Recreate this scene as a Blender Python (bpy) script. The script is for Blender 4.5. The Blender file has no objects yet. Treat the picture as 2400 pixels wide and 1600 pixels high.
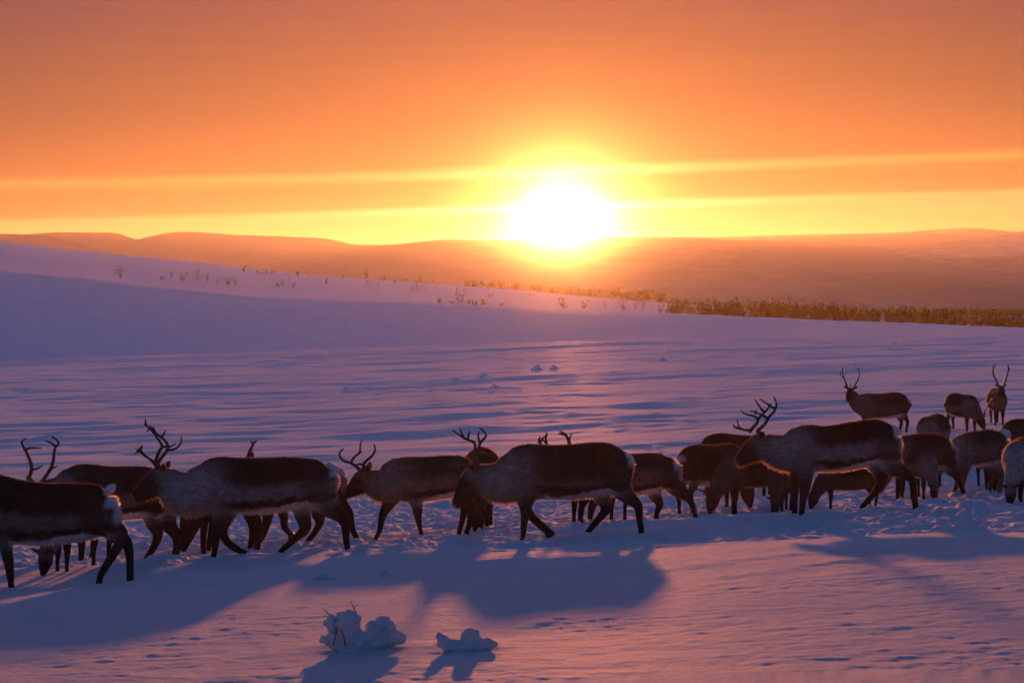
import bpy, bmesh, math, random
import numpy as np
from mathutils import Vector

# ------------------------------------------------------------------ camera, sky, sun, exposure
S = bpy.context.scene
COL = S.collection
FPX, CX, HY = 4667.0, 1200.0, 680.0        # lens in photo pixels, image centre column, row of the true horizon
CAMZ = 1.2
SUN_AZ = math.radians(1.45)                # sun a little right of the view axis
SUN_EL = math.radians(1.93)
SUN_DIR = Vector((math.sin(SUN_AZ)*math.cos(SUN_EL), math.cos(SUN_AZ)*math.cos(SUN_EL), math.sin(SUN_EL)))

cam_d = bpy.data.cameras.new('camera')
cam = bpy.data.objects.new('camera', cam_d); COL.objects.link(cam)
cam.location = (0, 0, CAMZ); cam.rotation_euler = (math.radians(90), 0, 0)
cam_d.sensor_width = 36.0; cam_d.lens = FPX*36/2400.0; cam_d.shift_y = -(800-HY)/2400.0
cam_d.clip_start = 0.1; cam_d.clip_end = 60000
S.camera = cam

sun_d = bpy.data.lights.new('sun', 'SUN'); sun_d.energy = 4.3; sun_d.angle = math.radians(1.1); sun_d.color = (1.0, 0.27, 0.058)
sun = bpy.data.objects.new('sun', sun_d); COL.objects.link(sun)
sun.rotation_euler = SUN_DIR.to_track_quat('Z', 'Y').to_euler(); sun.location = (0, 0, 60)

S.view_settings.view_transform = 'Standard'; S.view_settings.look = 'None'
S.view_settings.gamma = 1.0; S.view_settings.use_curve_mapping = False
S.view_settings.exposure = 1.25
S.cycles.use_denoising = True
S.cycles.max_bounces = 6; S.cycles.diffuse_bounces = 3; S.cycles.volume_bounces = 0; S.cycles.transparent_max_bounces = 8
S.cycles.use_adaptive_sampling = False

def srgb(r, g, b, a=None):
    f = lambda c: (c/12.92 if c <= 0.04045 else ((c+0.055)/1.055)**2.4)
    t = (f(r/255), f(g/255), f(b/255))
    return t + (1.0,)

class NT:
    """small helper for node graphs"""
    def __init__(self, tree): self.t = tree; self.n = tree.nodes; self.l = tree.links
    def node(self, typ, **kw):
        n = self.n.new(typ)
        for k, v in kw.items(): setattr(n, k, v)
        return n
    def put(self, sock, v):
        if hasattr(v, 'is_linked') or isinstance(v, bpy.types.NodeSocket): self.l.new(v, sock)
        else: sock.default_value = v
    def m(self, op, a, b=0.0, c=0.0, clamp=False):
        n = self.node('ShaderNodeMath', operation=op, use_clamp=clamp)
        self.put(n.inputs[0], a); self.put(n.inputs[1], b)
        if op in ('MULTIPLY_ADD', 'SMOOTH_MIN', 'COMPARE'): self.put(n.inputs[2], c)
        return n.outputs[0]
    def ramp(self, fac, stops, interp='EASE'):
        n = self.node('ShaderNodeValToRGB'); r = n.color_ramp; r.interpolation = interp
        while len(r.elements) < len(stops): r.elements.new(0.5)
        for e, (p, c) in zip(r.elements, stops): e.position = p; e.color = c if len(c) == 4 else tuple(c)+(1,)
        self.put(n.inputs[0], fac); return n.outputs[0]
    def rng(self, v, a, b, c, d, typ='SMOOTHSTEP'):
        n = self.node('ShaderNodeMapRange', interpolation_type=typ, clamp=True) if typ == 'LINEAR' else self.node('ShaderNodeMapRange', interpolation_type=typ)
        for i, x in enumerate((v, a, b, c, d)): self.put(n.inputs[i], x)
        return n.outputs[0]
    def mix(self, f, a, b, mode='MIX'):
        n = self.node('ShaderNodeMix', data_type='RGBA', blend_type=mode, clamp_factor=True)
        self.put(n.inputs[0], f); self.put(n.inputs[6], a); self.put(n.inputs[7], b); return n.outputs[2]
    def noise(self, vec, scale, detail=4, rough=0.55, dist=0.0):
        n = self.node('ShaderNodeTexNoise'); n.inputs['Scale'].default_value = scale; n.inputs['Detail'].default_value = detail
        n.inputs['Roughness'].default_value = rough; n.inputs['Distortion'].default_value = dist
        if vec is not None: self.l.new(vec, n.inputs['Vector'])
        return n.outputs[0]

def make_world():
    w = bpy.data.worlds.new('World'); S.world = w; w.use_nodes = True
    g = NT(w.node_tree); g.n.clear()
    out = g.node('ShaderNodeOutputWorld'); bg = g.node('ShaderNodeBackground')
    g.l.new(bg.outputs[0], out.inputs[0])
    tc = g.node('ShaderNodeTexCoord'); d = tc.outputs['Generated']
    sep = g.node('ShaderNodeSeparateXYZ'); g.l.new(d, sep.inputs[0]); x, y, z = sep.outputs
    DEG = 57.29578
    el = g.m('MULTIPLY', g.m('ARCSINE', z), DEG)
    az = g.m('ARCTAN2', x, y)
    dt = g.node('ShaderNodeVectorMath', operation='DOT_PRODUCT'); g.l.new(d, dt.inputs[0]); dt.inputs[1].default_value = SUN_DIR
    ang = g.m('MULTIPLY', g.m('ARCCOSINE', g.m('MINIMUM', dt.outputs['Value'], 1.0)), DEG)
    # clear sky above the veil
    sky = g.node('ShaderNodeTexSky', sky_type='NISHITA'); sky.sun_disc = False
    sky.sun_elevation = SUN_EL; sky.sun_rotation = SUN_AZ; sky.altitude = 400; sky.air_density = 1.0; sky.dust_density = 2.0; sky.ozone_density = 5.0
    skyc = g.mix(1.0, sky.outputs[0], (SKY_K*1.28, SKY_K*1.10, SKY_K*1.0, 1), 'MULTIPLY')
    # thin stratus veil: its bands follow the elevation, sagging a little along the horizon
    cmb = g.node('ShaderNodeCombineXYZ'); g.l.new(g.m('MULTIPLY', az, 3.0), cmb.inputs[0]); g.l.new(g.m('MULTIPLY', el, 0.9), cmb.inputs[1])
    n1 = g.noise(cmb.outputs[0], 1.6, 5, 0.6, 0.3)
    sag = g.m('MULTIPLY', g.m('SINE', az), -1.74)
    e2 = g.m('ADD', el, sag)
    e2 = g.m('ADD', e2, g.m('MULTIPLY', g.m('SUBTRACT', n1, 0.5), 0.22))
    t = g.m('DIVIDE', e2, 30.0, clamp=True)
    P = lambda e: max(0, min(1, e/30.0))
    veil = g.ramp(t, [(P(-1), srgb(*V_LOW)), (P(2.28), srgb(*V_YEL)), (P(2.50), srgb(*V_BAND)), (P(3.12), srgb(*V_BAND)),
                      (P(3.36), srgb(*V_STREAK)), (P(3.62), srgb(*V_ABOVE)), (P(5.6), srgb(*V_MID)), (P(8.6), srgb(*V_TOP)),
                      (P(15), srgb(98, 60, 62)), (P(30), srgb(98, 76, 82))], 'B_SPLINE' if False else 'EASE')
    n2 = g.noise(cmb.outputs[0], 4.0, 4, 0.6, 0.2)
    veil = g.mix(g.m('MULTIPLY', g.m('SUBTRACT', n2, 0.35, clamp=True), 0.5), veil, srgb(84, 40, 36), 'MIX')
    # the veil thins towards the zenith and away from the sun
    side = g.m('MULTIPLY_ADD', g.m('COSINE', g.m('SUBTRACT', az, SUN_AZ)), 0.5, 0.5)
    wv = g.m('MULTIPLY', g.rng(el, 8.0, 48.0, 1.0, 0.0), g.m('POWER', side, 1.1))
    col = g.mix(wv, skyc, veil)
    # glare of the sun in the veil
    q = g.m('DIVIDE', ang, 0.35); core = g.m('POWER', 2.718, g.m('MULTIPLY', g.m('MULTIPLY', q, q), -1.0))
    q2 = g.m('DIVIDE', ang, 3.4); halo = g.m('POWER', 2.718, g.m('MULTIPLY', q2, -1.0))
    c1 = g.mix(1.0, (1, 1, 1, 1), g.mix(1.0, (2.2, 1.7, 1.0, 1), core, 'MULTIPLY'), 'MULTIPLY')
    c2 = g.mix(1.0, (GLOW*1.0, GLOW*0.40, GLOW*0.07, 1), halo, 'MULTIPLY')
    col = g.mix(1.0, g.mix(1.0, col, c1, 'ADD'), c2, 'ADD')
    # sunlit lower edges of the two cloud bars
    def bar(e0, w, k):
        t_ = g.m('DIVIDE', g.m('SUBTRACT', e2, e0), w); return g.m('MULTIPLY', g.m('POWER', 2.718, g.m('MULTIPLY', g.m('MULTIPLY', t_, t_), -1.0)), k)
    q3 = g.m('DIVIDE', ang, 2.6); near_sun = g.m('POWER', 2.718, g.m('MULTIPLY', q3, -1.0))
    bars = g.m('MULTIPLY', near_sun, g.m('ADD', bar(2.34, 0.11, 1.0), bar(3.36, 0.13, 0.5)))
    col = g.mix(1.0, col, g.mix(1.0, (1.0, 0.72, 0.34, 1), bars, 'MULTIPLY'), 'ADD')
    g.l.new(col, bg.inputs[0]); bg.inputs[1].default_value = 1.0
SKY_K = 0.14
GLOW = 0.03
V_LOW = (110, 96, 54); V_YEL = (114, 102, 58); V_BAND = (94, 54, 28); V_STREAK = (120, 86, 40)
V_ABOVE = (82, 42, 26); V_MID = (62, 32, 30); V_TOP = (50, 25, 42)
make_world()

# ------------------------------------------------------------------ helpers
def tag(o, label=None, cat=None, group=None, kind=None):
    if label: o['label'] = label
    if cat: o['category'] = cat
    if group: o['group'] = group
    if kind: o['kind'] = kind
    return o

def mesh_from(name, verts, faces, mat=None, smooth=True):
    """verts (n,3) array, faces (m,k) int array with k = 3 or 4"""
    me = bpy.data.meshes.new(name)
    v = np.asarray(verts, dtype=np.float32); f = np.asarray(faces, dtype=np.int32)
    me.vertices.add(len(v)); me.vertices.foreach_set('co', v.ravel())
    k = f.shape[1]
    me.loops.add(f.size); me.loops.foreach_set('vertex_index', f.ravel())
    me.polygons.add(len(f)); me.polygons.foreach_set('loop_start', np.arange(0, f.size, k, dtype=np.int32))
    me.polygons.foreach_set('loop_total', np.full(len(f), k, dtype=np.int32))
    me.polygons.foreach_set('use_smooth', np.full(len(f), smooth, dtype=bool))
    me.update(calc_edges=True)
    if mat: me.materials.append(mat)
    return me

def obj(name, me, parent=None, loc=None):
    o = bpy.data.objects.new(name, me); COL.objects.link(o)
    if parent: o.parent = parent
    if loc is not None: o.location = loc
    return o

def _hash(ix, iy, seed):
    h = (ix.astype(np.int64)*374761393 + iy.astype(np.int64)*668265263 + seed*1274126177) & 0x7fffffff
    h = ((h ^ (h >> 13))*1274126177) & 0x7fffffff
    return (h ^ (h >> 16)) & 0xffff
def noise2(x, y, seed=0):
    """gradient noise, about -0.7..0.7"""
    x0 = np.floor(x); y0 = np.floor(y); fx = x-x0; fy = y-y0
    ux = fx*fx*fx*(fx*(fx*6-15)+10); uy = fy*fy*fy*(fy*(fy*6-15)+10)
    def gd(i, j):
        a = _hash(x0+i, y0+j, seed)*(2*math.pi/65536.0)
        return np.cos(a)*(fx-i) + np.sin(a)*(fy-j)
    a = gd(0, 0)*(1-ux)+gd(1, 0)*ux; b = gd(0, 1)*(1-ux)+gd(1, 1)*ux
    return a*(1-uy)+b*uy
def fbm(x, y, seed, octs=3, gain=0.5):
    s = 0; a = 1.0
    for i in range(octs): s = s+a*noise2(x*2**i+17.3*i, y*2**i-9.1*i, seed+i); a *= gain
    return s
def sstep(a, b, x):
    t = np.clip((x-a)/(b-a), 0, 1); return t*t*(3-2*t)

def pchip(xk, yk, x):
    """monotone cubic interpolation"""
    xk = np.asarray(xk, float); yk = np.asarray(yk, float); x = np.clip(x, xk[0], xk[-1])
    h = np.diff(xk); dl = np.diff(yk)/h; n = len(xk); dd = np.zeros(n); dd[0] = dl[0]; dd[-1] = dl[-1]
    for i in range(1, n-1):
        if dl[i-1]*dl[i] > 0:
            w1 = 2*h[i]+h[i-1]; w2 = h[i]+2*h[i-1]; dd[i] = (w1+w2)/(w1/dl[i-1]+w2/dl[i])
    i = np.clip(np.searchsorted(xk, x, side='right')-1, 0, n-2)
    t = (x-xk[i])/h[i]; t2 = t*t; t3 = t2*t
    return (2*t3-3*t2+1)*yk[i]+(t3-2*t2+t)*h[i]*dd[i]+(-2*t3+3*t2)*yk[i+1]+(t3-t2)*h[i]*dd[i+1]

# ------------------------------------------------------------------ the shape of the land (heights relative to the camera)
PK = [(-400, 3.0), (-60, 1.2), (-15, -0.35), (0, -1.15), (9, -1.70), (14, -2.03), (17, -2.24), (19.5, -2.42), (22, -2.63), (24, -2.79), (27, -2.98),
      (32, -3.12), (40, -3.25), (70, -3.65), (100, -3.95), (150, -4.38)]
def near_z(X, Y):
    p = pchip([a for a, b in PK], [b for a, b in PK], Y)
    t = np.interp(Y, [0, 30, 150], [0.038, 0.037, 0.031])
    Xc = np.tanh(X/90.0)*90.0
    return p + t*Xc
def rows(c, pts): return np.interp(c, [a for a, b in pts], [b for a, b in pts])
CREST = [(-1500, 880), (0, 850), (245, 839), (510, 829), (735, 819), (960, 811), (1400, 797), (2140, 787), (2400, 781), (3900, 760)]
NEARH = [(-1500, 560), (0, 634), (204, 652), (306, 665), (460, 680), (612, 695), (1100, 715), (1300, 725), (1600, 736), (1768, 744), (1955, 753), (2142, 759), (2400, 769), (3900, 800)]
RIDGE = [(-1500, 470), (0, 565), (270, 596), (459, 614), (587, 630), (765, 648), (1000, 664), (1200, 678), (1404, 698), (1710, 722), (1863, 736), (2142, 752), (2400, 764), (3900, 800)]
FARK = [150, 180, 225, 300, 400, 700, 850, 1200, 1700, 2200]
def far_z(c, r):
    """height for a bearing c (as photo column) and a range r > 150"""
    rc, rn, rr = rows(c, CREST), rows(c, NEARH), rows(c, RIDGE)
    R = [rc, rc+7, rc-1+0*c, rn, rn+5, rr, rr+7, None, None, None]
    Z = []
    for k, D in enumerate(FARK):
        if R[k] is not None: Z.append(-(R[k]-HY)*D/FPX)
        else: Z.append({1200: -16.0, 1700: -19.0, 2200: -21.0}[D] + 0*c)
    Z = np.array(Z); xk = np.log(np.array(FARK, float)); x = np.clip(np.log(r), xk[0], xk[-1])
    # monotone cubic in log range, slopes per column
    h = np.diff(xk)[:, None]; dl = np.diff(Z, axis=0)/h; dd = np.zeros_like(Z); dd[0] = dl[0]; dd[-1] = dl[-1]
    for i in range(1, len(xk)-1):
        same = dl[i-1]*dl[i] > 0
        dd[i] = np.where(same, 2*dl[i-1]*dl[i]/np.where(same, dl[i-1]+dl[i], 1), 0)
    i = np.clip(np.searchsorted(xk, x, side='right')-1, 0, len(xk)-2)
    t = (x-xk[i])/h[i, 0]; t2 = t*t; t3 = t2*t; J = np.arange(len(i))
    return (2*t3-3*t2+1)*Z[i, J]+(t3-2*t2+t)*h[i, 0]*dd[i, J]+(-2*t3+3*t2)*Z[i+1, J]+(t3-t2)*h[i, 0]*dd[i+1, J]
BUMPS = [(-3.4, 19.9, 1.5, 1.2, -0.10), (3.9, 20.9, 2.6, 1.3, 0.095), (4.2, 12.5, 3.2, 3.4, 0.13), (-3.9, 16.2, 1.7, 1.5, -0.085)]      # hand-placed rises: (x, y, sx, sy, height)
def base_z(X, Y):
    X = np.atleast_1d(np.asarray(X, float)); Y = np.atleast_1d(np.asarray(Y, float))
    r = np.hypot(X, Y); zn = near_z(X, Y)
    az = np.arctan2(X, Y); a = np.abs(az)
    c = CX + FPX*np.tan(np.clip(az, -0.55, 0.55))
    Yeff = np.where(a < 0.55, r*np.cos(np.minimum(a, 0.55)), r*math.cos(0.55))
    zf = far_z(c.ravel(), np.maximum(Yeff.ravel(), 150.0)).reshape(X.shape)
    # directly outside the picture's wedge the land levels out
    w = sstep(118, 150, Yeff) * (1 - sstep(0.9, 1.6, a))
    z = zn*(1-w)+zf*w
    for (bx, by, sx, sy, hgt) in BUMPS:
        z = z + hgt*np.exp(-((X-bx)/sx)**2-((Y-by)/sy)**2)
    return z
def relief(X, Y, r):
    """wind-packed snow: long low drifts with small ripples, broken where the herd has trampled it"""
    ca, sa = math.cos(math.radians(6)), math.sin(math.radians(6))
    u = X*ca+Y*sa; v = -X*sa+Y*ca
    v = v+0.6*noise2(u/9, v/9, 50)+0.12*noise2(u/1.7, v/1.7, 51)
    fine = lambda lam: 1-sstep(lam*110, lam*280, r)
    far = sstep(22, 55, r)
    vfar = 1-sstep(170, 230, r)
    z = 0.20*far*fbm(u/42, v/17, 1, 3)*(0.25+0.75*vfar)
    z = z + (0.008+0.075*far)*fbm(u/10, v/5.0, 5, 3, 0.55)*fine(5.0)
    z = z + (0.010+0.032*far)*fbm(u/2.8, v/1.6, 9, 2)*fine(1.6)
    rid = np.clip(1-np.abs(noise2(u/2.0, v/1.0, 14))*2.6, 0, 1)
    patch = np.clip(0.15+noise2(u/5, v/3.5, 15)*2.2, 0, 1)
    z = z + (0.018+0.020*far)*rid**2*patch*fine(1.0)
    z = z + (0.0035+0.004*patch)*fbm(u/0.8, v/0.30, 21, 2)*fine(0.45)
    near = 1-sstep(30, 45, r)
    z = z + (0.0042+0.0045*np.clip(noise2(X/1.1, Y/1.5, 34)+0.25, 0, 1))*fbm(X/0.19+0.6*noise2(X/0.5, Y/0.5, 35), Y/0.12, 33, 3, 0.65)*near
    # trampled belt: hoof pits and thrown-up crumbs
    tm = sstep(-0.25, 0.45, TRAMPLE(X, Y)+0.9*noise2(X/1.3, Y/1.9, 40)+0.4*noise2(X/0.45, Y/0.6, 41))
    lump = np.abs(fbm(X/0.42+0.5*noise2(X/0.2, Y/0.2, 60), Y/0.5, 44, 3, 0.6))
    pits = np.clip(noise2(X/0.31+3, Y/0.38, 47)-0.22, 0, 1)
    z = z + tm*near*(0.115*lump-0.034-0.18*pits)
    return z
def TRAMPLE(X, Y):
    band = sstep(16.7, 18.6, Y+0.10*X)*(1-sstep(30, 44, Y-0.5*X))
    return band*1.3-0.55

def ground_z(X, Y, micro=True):
    X = np.atleast_1d(np.asarray(X, float)); Y = np.atleast_1d(np.asarray(Y, float))
    z = base_z(X, Y)
    if micro: z = z + relief(X, Y, np.hypot(X, Y))
    return z + CAMZ
def cast(px, py, y0=6.0, y1=1200.0, micro=False):
    """where the sight line through a photo pixel meets the snow: returns x, y, z"""
    Y = np.exp(np.linspace(math.log(y0), math.log(y1), 6000)); X = (px-CX)/FPX*Y; zr = CAMZ-(py-HY)/FPX*Y
    d = zr-ground_z(X, Y, micro); k = np.argmax(d < 0)
    if d[k] >= 0: k = len(Y)-1
    k = max(k, 1)
    f = d[k-1]/(d[k-1]-d[k]+1e-9); y = Y[k-1]+(Y[k]-Y[k-1])*f
    return (px-CX)/FPX*y, y, CAMZ-(py-HY)/FPX*y
# soft drifts gathered round the foreground shrub and mound
for (px_, py_, sx_, sy_, h_) in ((835, 1516, 0.21, 0.26, 0.040), (905, 1510, 0.13, 0.2, 0.022), (1092, 1514, 0.17, 0.22, 0.034), (755, 1356, 0.09, 0.12, 0.014), (905, 1348, 0.07, 0.12, 0.014)):
    x_, y_, z_ = cast(px_, py_, 6, 60); BUMPS.append((x_, y_, sx_, sy_, h_))

# ------------------------------------------------------------------ materials
def new_mat(name):
    m = bpy.data.materials.new(name); m.use_nodes = True
    g = NT(m.node_tree); p = g.n['Principled BSDF']
    return m, g, p

def snow_material():
    m, g, p = new_mat('snow')
    tc = g.node('ShaderNodeNewGeometry'); pos = tc.outputs['Position']
    n = g.noise(pos, 0.9, 4, 0.6)
    c = g.ramp(n, [(0.3, (0.80, 0.84, 0.91, 1)), (0.7, (0.87, 0.89, 0.93, 1))])
    g.l.new(c, p.inputs['Base Color'])
    p.inputs['Roughness'].default_value = 0.62
    p.inputs['Specular IOR Level'].default_value = 0.0
    gl = g.node('ShaderNodeBsdfGlossy'); gl.inputs['Roughness'].default_value = 0.62; gl.inputs['Color'].default_value = (0.95, 0.93, 0.92, 1)
    mx = g.node('ShaderNodeMixShader'); mx.inputs[0].default_value = 0.045
    g.l.new(p.outputs[0], mx.inputs[1]); g.l.new(gl.outputs[0], mx.inputs[2]); g.l.new(mx.outputs[0], g.n['Material Output'].inputs[0])
    mp = g.node('ShaderNodeMapping'); mp.inputs['Scale'].default_value = (0.6, 1.0, 1.0); g.l.new(pos, mp.inputs['Vector'])
    b1 = g.node('ShaderNodeBump'); b1.inputs['Strength'].default_value = 1.0; b1.inputs['Distance'].default_value = 0.05
    g.l.new(g.noise(mp.outputs[0], 12, 7, 0.78), b1.inputs['Height'])
    b2 = g.node('ShaderNodeBump'); b2.inputs['Strength'].default_value = 0.7; b2.inputs['Distance'].default_value = 0.012
    g.l.new(g.noise(pos, 95, 3, 0.7), b2.inputs['Height']); g.l.new(b1.outputs[0], b2.inputs['Normal'])
    g.l.new(b2.outputs[0], p.inputs['Normal']); g.l.new(b2.outputs[0], gl.inputs['Normal'])
    return m
def hill_material(name, snow, wood, lo, hi, scale):
    m, g, p = new_mat(name)
    geo = g.node('ShaderNodeNewGeometry'); pos = geo.outputs['Position']
    mp = g.node('ShaderNodeMapping'); mp.inputs['Scale'].default_value = (1, 0.35, 2.0); g.l.new(pos, mp.inputs['Vector'])
    n = g.noise(mp.outputs[0], scale, 7, 0.68, 0.4)
    n2 = g.noise(mp.outputs[0], scale*18, 4, 0.7)
    f = g.m('MULTIPLY_ADD', n2, 0.35, g.m('SUBTRACT', n, 0.17))
    c = g.ramp(f, [(lo, wood), (hi, snow)])
    g.l.new(c, p.inputs['Base Color']); p.inputs['Roughness'].default_value = 0.9; p.inputs['Specular IOR Level'].default_value = 0.0
    return m
M_SNOW = snow_material()
M_HILL = hill_material('far_fell', (0.40, 0.34, 0.27, 1), (0.30, 0.25, 0.20, 1), 0.30, 0.55, 0.003)
M_WOODED = hill_material('wooded_fell', (0.62, 0.54, 0.46, 1), (0.34, 0.27, 0.21, 1), 0.38, 0.62, 0.005)

# ------------------------------------------------------------------ snow ground: one sheet in rings round the viewer, finest where the photo looks
def build_ground():
    r = [0.05, 0.35]
    while r[-1] < 8.2: r.append(r[-1]+0.35)
    while r[-1] < 2200: r.append(r[-1]+min(0.026*(r[-1]/9)**1.27, 90))
    r = np.array(r)
    half = math.radians(16.2)
    core = np.linspace(-half, half, 590)
    step = core[1]-core[0]; side = [half]
    while side[-1] < math.pi*0.985: side.append(side[-1]+min(step*1.12**len(side), 0.12))
    side[-1] = math.pi
    side = np.array(side[1:]); az = np.concatenate([-side[::-1], core, side[:-1]])   # full circle, closed below
    A, R = np.meshgrid(az, r)
    X = R*np.sin(A); Y = R*np.cos(A)
    Z = ground_z(X.ravel(), Y.ravel()).reshape(X.shape)
    nr, na = X.shape
    V = np.stack([X.ravel(), Y.ravel(), Z.ravel()], 1)
    I = np.arange(nr*na).reshape(nr, na); J = np.roll(I, -1, axis=1)
    F = np.stack([I[:-1], J[:-1], J[1:], I[1:]], -1).reshape(-1, 4)
    F = F[:, ::-1]
    me = mesh_from('snow_ground', V, F, M_SNOW)
    o = obj('snow_ground', me); tag(o, kind='structure'); o['label'] = 'wind-rippled snow field sloping away from the viewer'
    print('GROUND', nr, na, len(F))
    return o

# ------------------------------------------------------------------ far hills: each a range of its own at its own distance
def build_hill(name, label, D, crest, mat, front=0.6, base_row=742, back=1.25, seed=0, und=3.0):
    c = np.linspace(crest[0][0], crest[-1][0], 280)
    top = pchip([a for a, b in crest], [b for a, b in crest], c) + und*0.22*fbm(c/90.0, c*0+seed, seed, 4, 0.55)
    t = np.concatenate([np.linspace(0, 1, 44), 1+np.linspace(0, 1, 16)[1:]])
    V = []
    for k in t:
        if k <= 1:
            y = D*(front+(1-front)*k); s = k*k*(3-2*k)*0.55+k*0.45
            ztop = -(top-HY)*D/FPX; zb = -(base_row-HY)*D*front/FPX
            z = zb+(ztop-zb)*s
            z = z + (D*0.0007)*fbm(c/260.0+k*1.3, c*0+k*5.0+seed, seed+7, 4)*math.sin(math.pi*k)**0.8
        else:
            q = k-1; y = D*(1+(back-1)*q); ztop = -(top-HY)*D/FPX
            z = ztop*(1-q*q)+(-22)*q*q
        x = (c-CX)/FPX*(D*(0.35+0.65*y/D))
        V.append(np.stack([x, np.full_like(c, y), z+CAMZ], 1))
    V = np.concatenate(V); n = len(c); m = len(t)
    I = np.arange(n*m).reshape(m, n)
    F = np.stack([I[:-1, :-1], I[:-1, 1:], I[1:, 1:], I[1:, :-1]], -1).reshape(-1, 4)
    o = obj(name, mesh_from(name, V, F, mat)); tag(o, label, kind='structure'); return o

def build_hills():
    build_hill('hill', 'low rounded snow hill at the far left', 1800,
               [(-1500, 560), (-500, 552), (0, 548), (66, 550), (179, 568), (230, 585), (270, 597), (420, 640), (700, 690), (1000, 720)], M_HILL, 0.72, 735, seed=3)
    build_hill('hill', 'long orange hazy fell across the horizon', 2500,
               [(-1500, 545), (-400, 560), (66, 549), (143, 544), (265, 545), (326, 561), (367, 551), (428, 543), (551, 550), (760, 559), (837, 573), (888, 574), (1061, 561), (1200, 563), (1450, 555), (1583, 555), (1735, 563), (1900, 568), (2200, 590), (2700, 610), (3900, 600)],
               M_HILL, 0.5, 724, seed=11)
    build_hill('hill', 'palest fell on the right horizon', 3600,
               [(900, 590), (1400, 566), (1659, 556), (1838, 551), (2016, 547), (2093, 545), (2190, 538), (2271, 534), (2330, 538), (2400, 544), (2900, 540), (3900, 560)], M_HILL, 0.8, 640, seed=17, back=1.08)
    build_hill('hill', 'hazy fell behind the wooded right slope', 3100,
               [(1300, 600), (1700, 566), (1830, 558), (1940, 556), (2060, 556), (2144, 544), (2220, 549), (2320, 553), (2500, 560), (3000, 552), (3900, 575)], M_HILL, 0.7, 660, seed=23, back=1.1)
    build_hill('hill', 'birch-mottled fell rising at the right', 2300,
               [(900, 735), (1200, 690), (1500, 640), (1800, 612), (2000, 594), (2144, 579), (2220, 568), (2322, 557), (2400, 542), (2600, 515), (3000, 500), (3900, 520)], M_WOODED, 0.62, 744, seed=31, und=5)
    # valley floor between the near ridge and the fells
    c = np.linspace(-0.75, 0.75, 120); yy = np.exp(np.linspace(math.log(1100), math.log(4400), 90))
    U, Yv = np.meshgrid(c, yy); X = U*Yv; Z = -19 - 0.0015*(Yv-1300) + 2*fbm(X/900, Yv/900, 77, 3)
    V = np.stack([X.ravel(), Yv.ravel(), (Z+CAMZ).ravel()], 1); I = np.arange(V.shape[0]).reshape(X.shape)
    F = np.stack([I[:-1, :-1], I[:-1, 1:], I[1:, 1:], I[1:, :-1]], -1).reshape(-1, 4)
    o = obj('valley', mesh_from('valley', V, F, M_WOODED)); tag(o, 'flat wooded valley floor under the fells', kind='structure')

def build_haze():
    bm = bmesh.new(); bmesh.ops.create_cube(bm, size=1.0)
    x0, x1, y0, y1, z0, z1 = -6000, 6000, -2400, 4900, -60, 124
    for v in bm.verts: v.co = Vector((x0+(v.co.x+.5)*(x1-x0), y0+(v.co.y+.5)*(y1-y0), z0+(v.co.z+.5)*(z1-z0)))
    me = bpy.data.meshes.new('haze'); bm.to_mesh(me); bm.free()
    m = bpy.data.materials.new('haze_air'); m.use_nodes = True; g = NT(m.node_tree); g.n.clear()
    out = g.node('ShaderNodeOutputMaterial'); add = g.node('ShaderNodeAddShader')
    for k, (dens, an) in enumerate(HAZE):            # dust haze, and a forward-scattering lobe added to imitate the sun's bloom
        v = g.node('ShaderNodeVolumePrincipled')
        v.inputs['Color'].default_value = (0.97, 0.96, 0.96, 1); v.inputs['Density'].default_value = dens; v.inputs['Anisotropy'].default_value = an
        g.l.new(v.outputs[0], add.inputs[k])
    g.l.new(add.outputs[0], out.inputs['Volume']); me.materials.append(m)
    o = obj('haze', me); tag(o, 'thin frosty haze filling the valley air', kind='stuff')
HAZE = [(5.3e-5, 0.70), (0.44e-5, 0.9855)]
build_ground(); build_hills(); build_haze()
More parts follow.
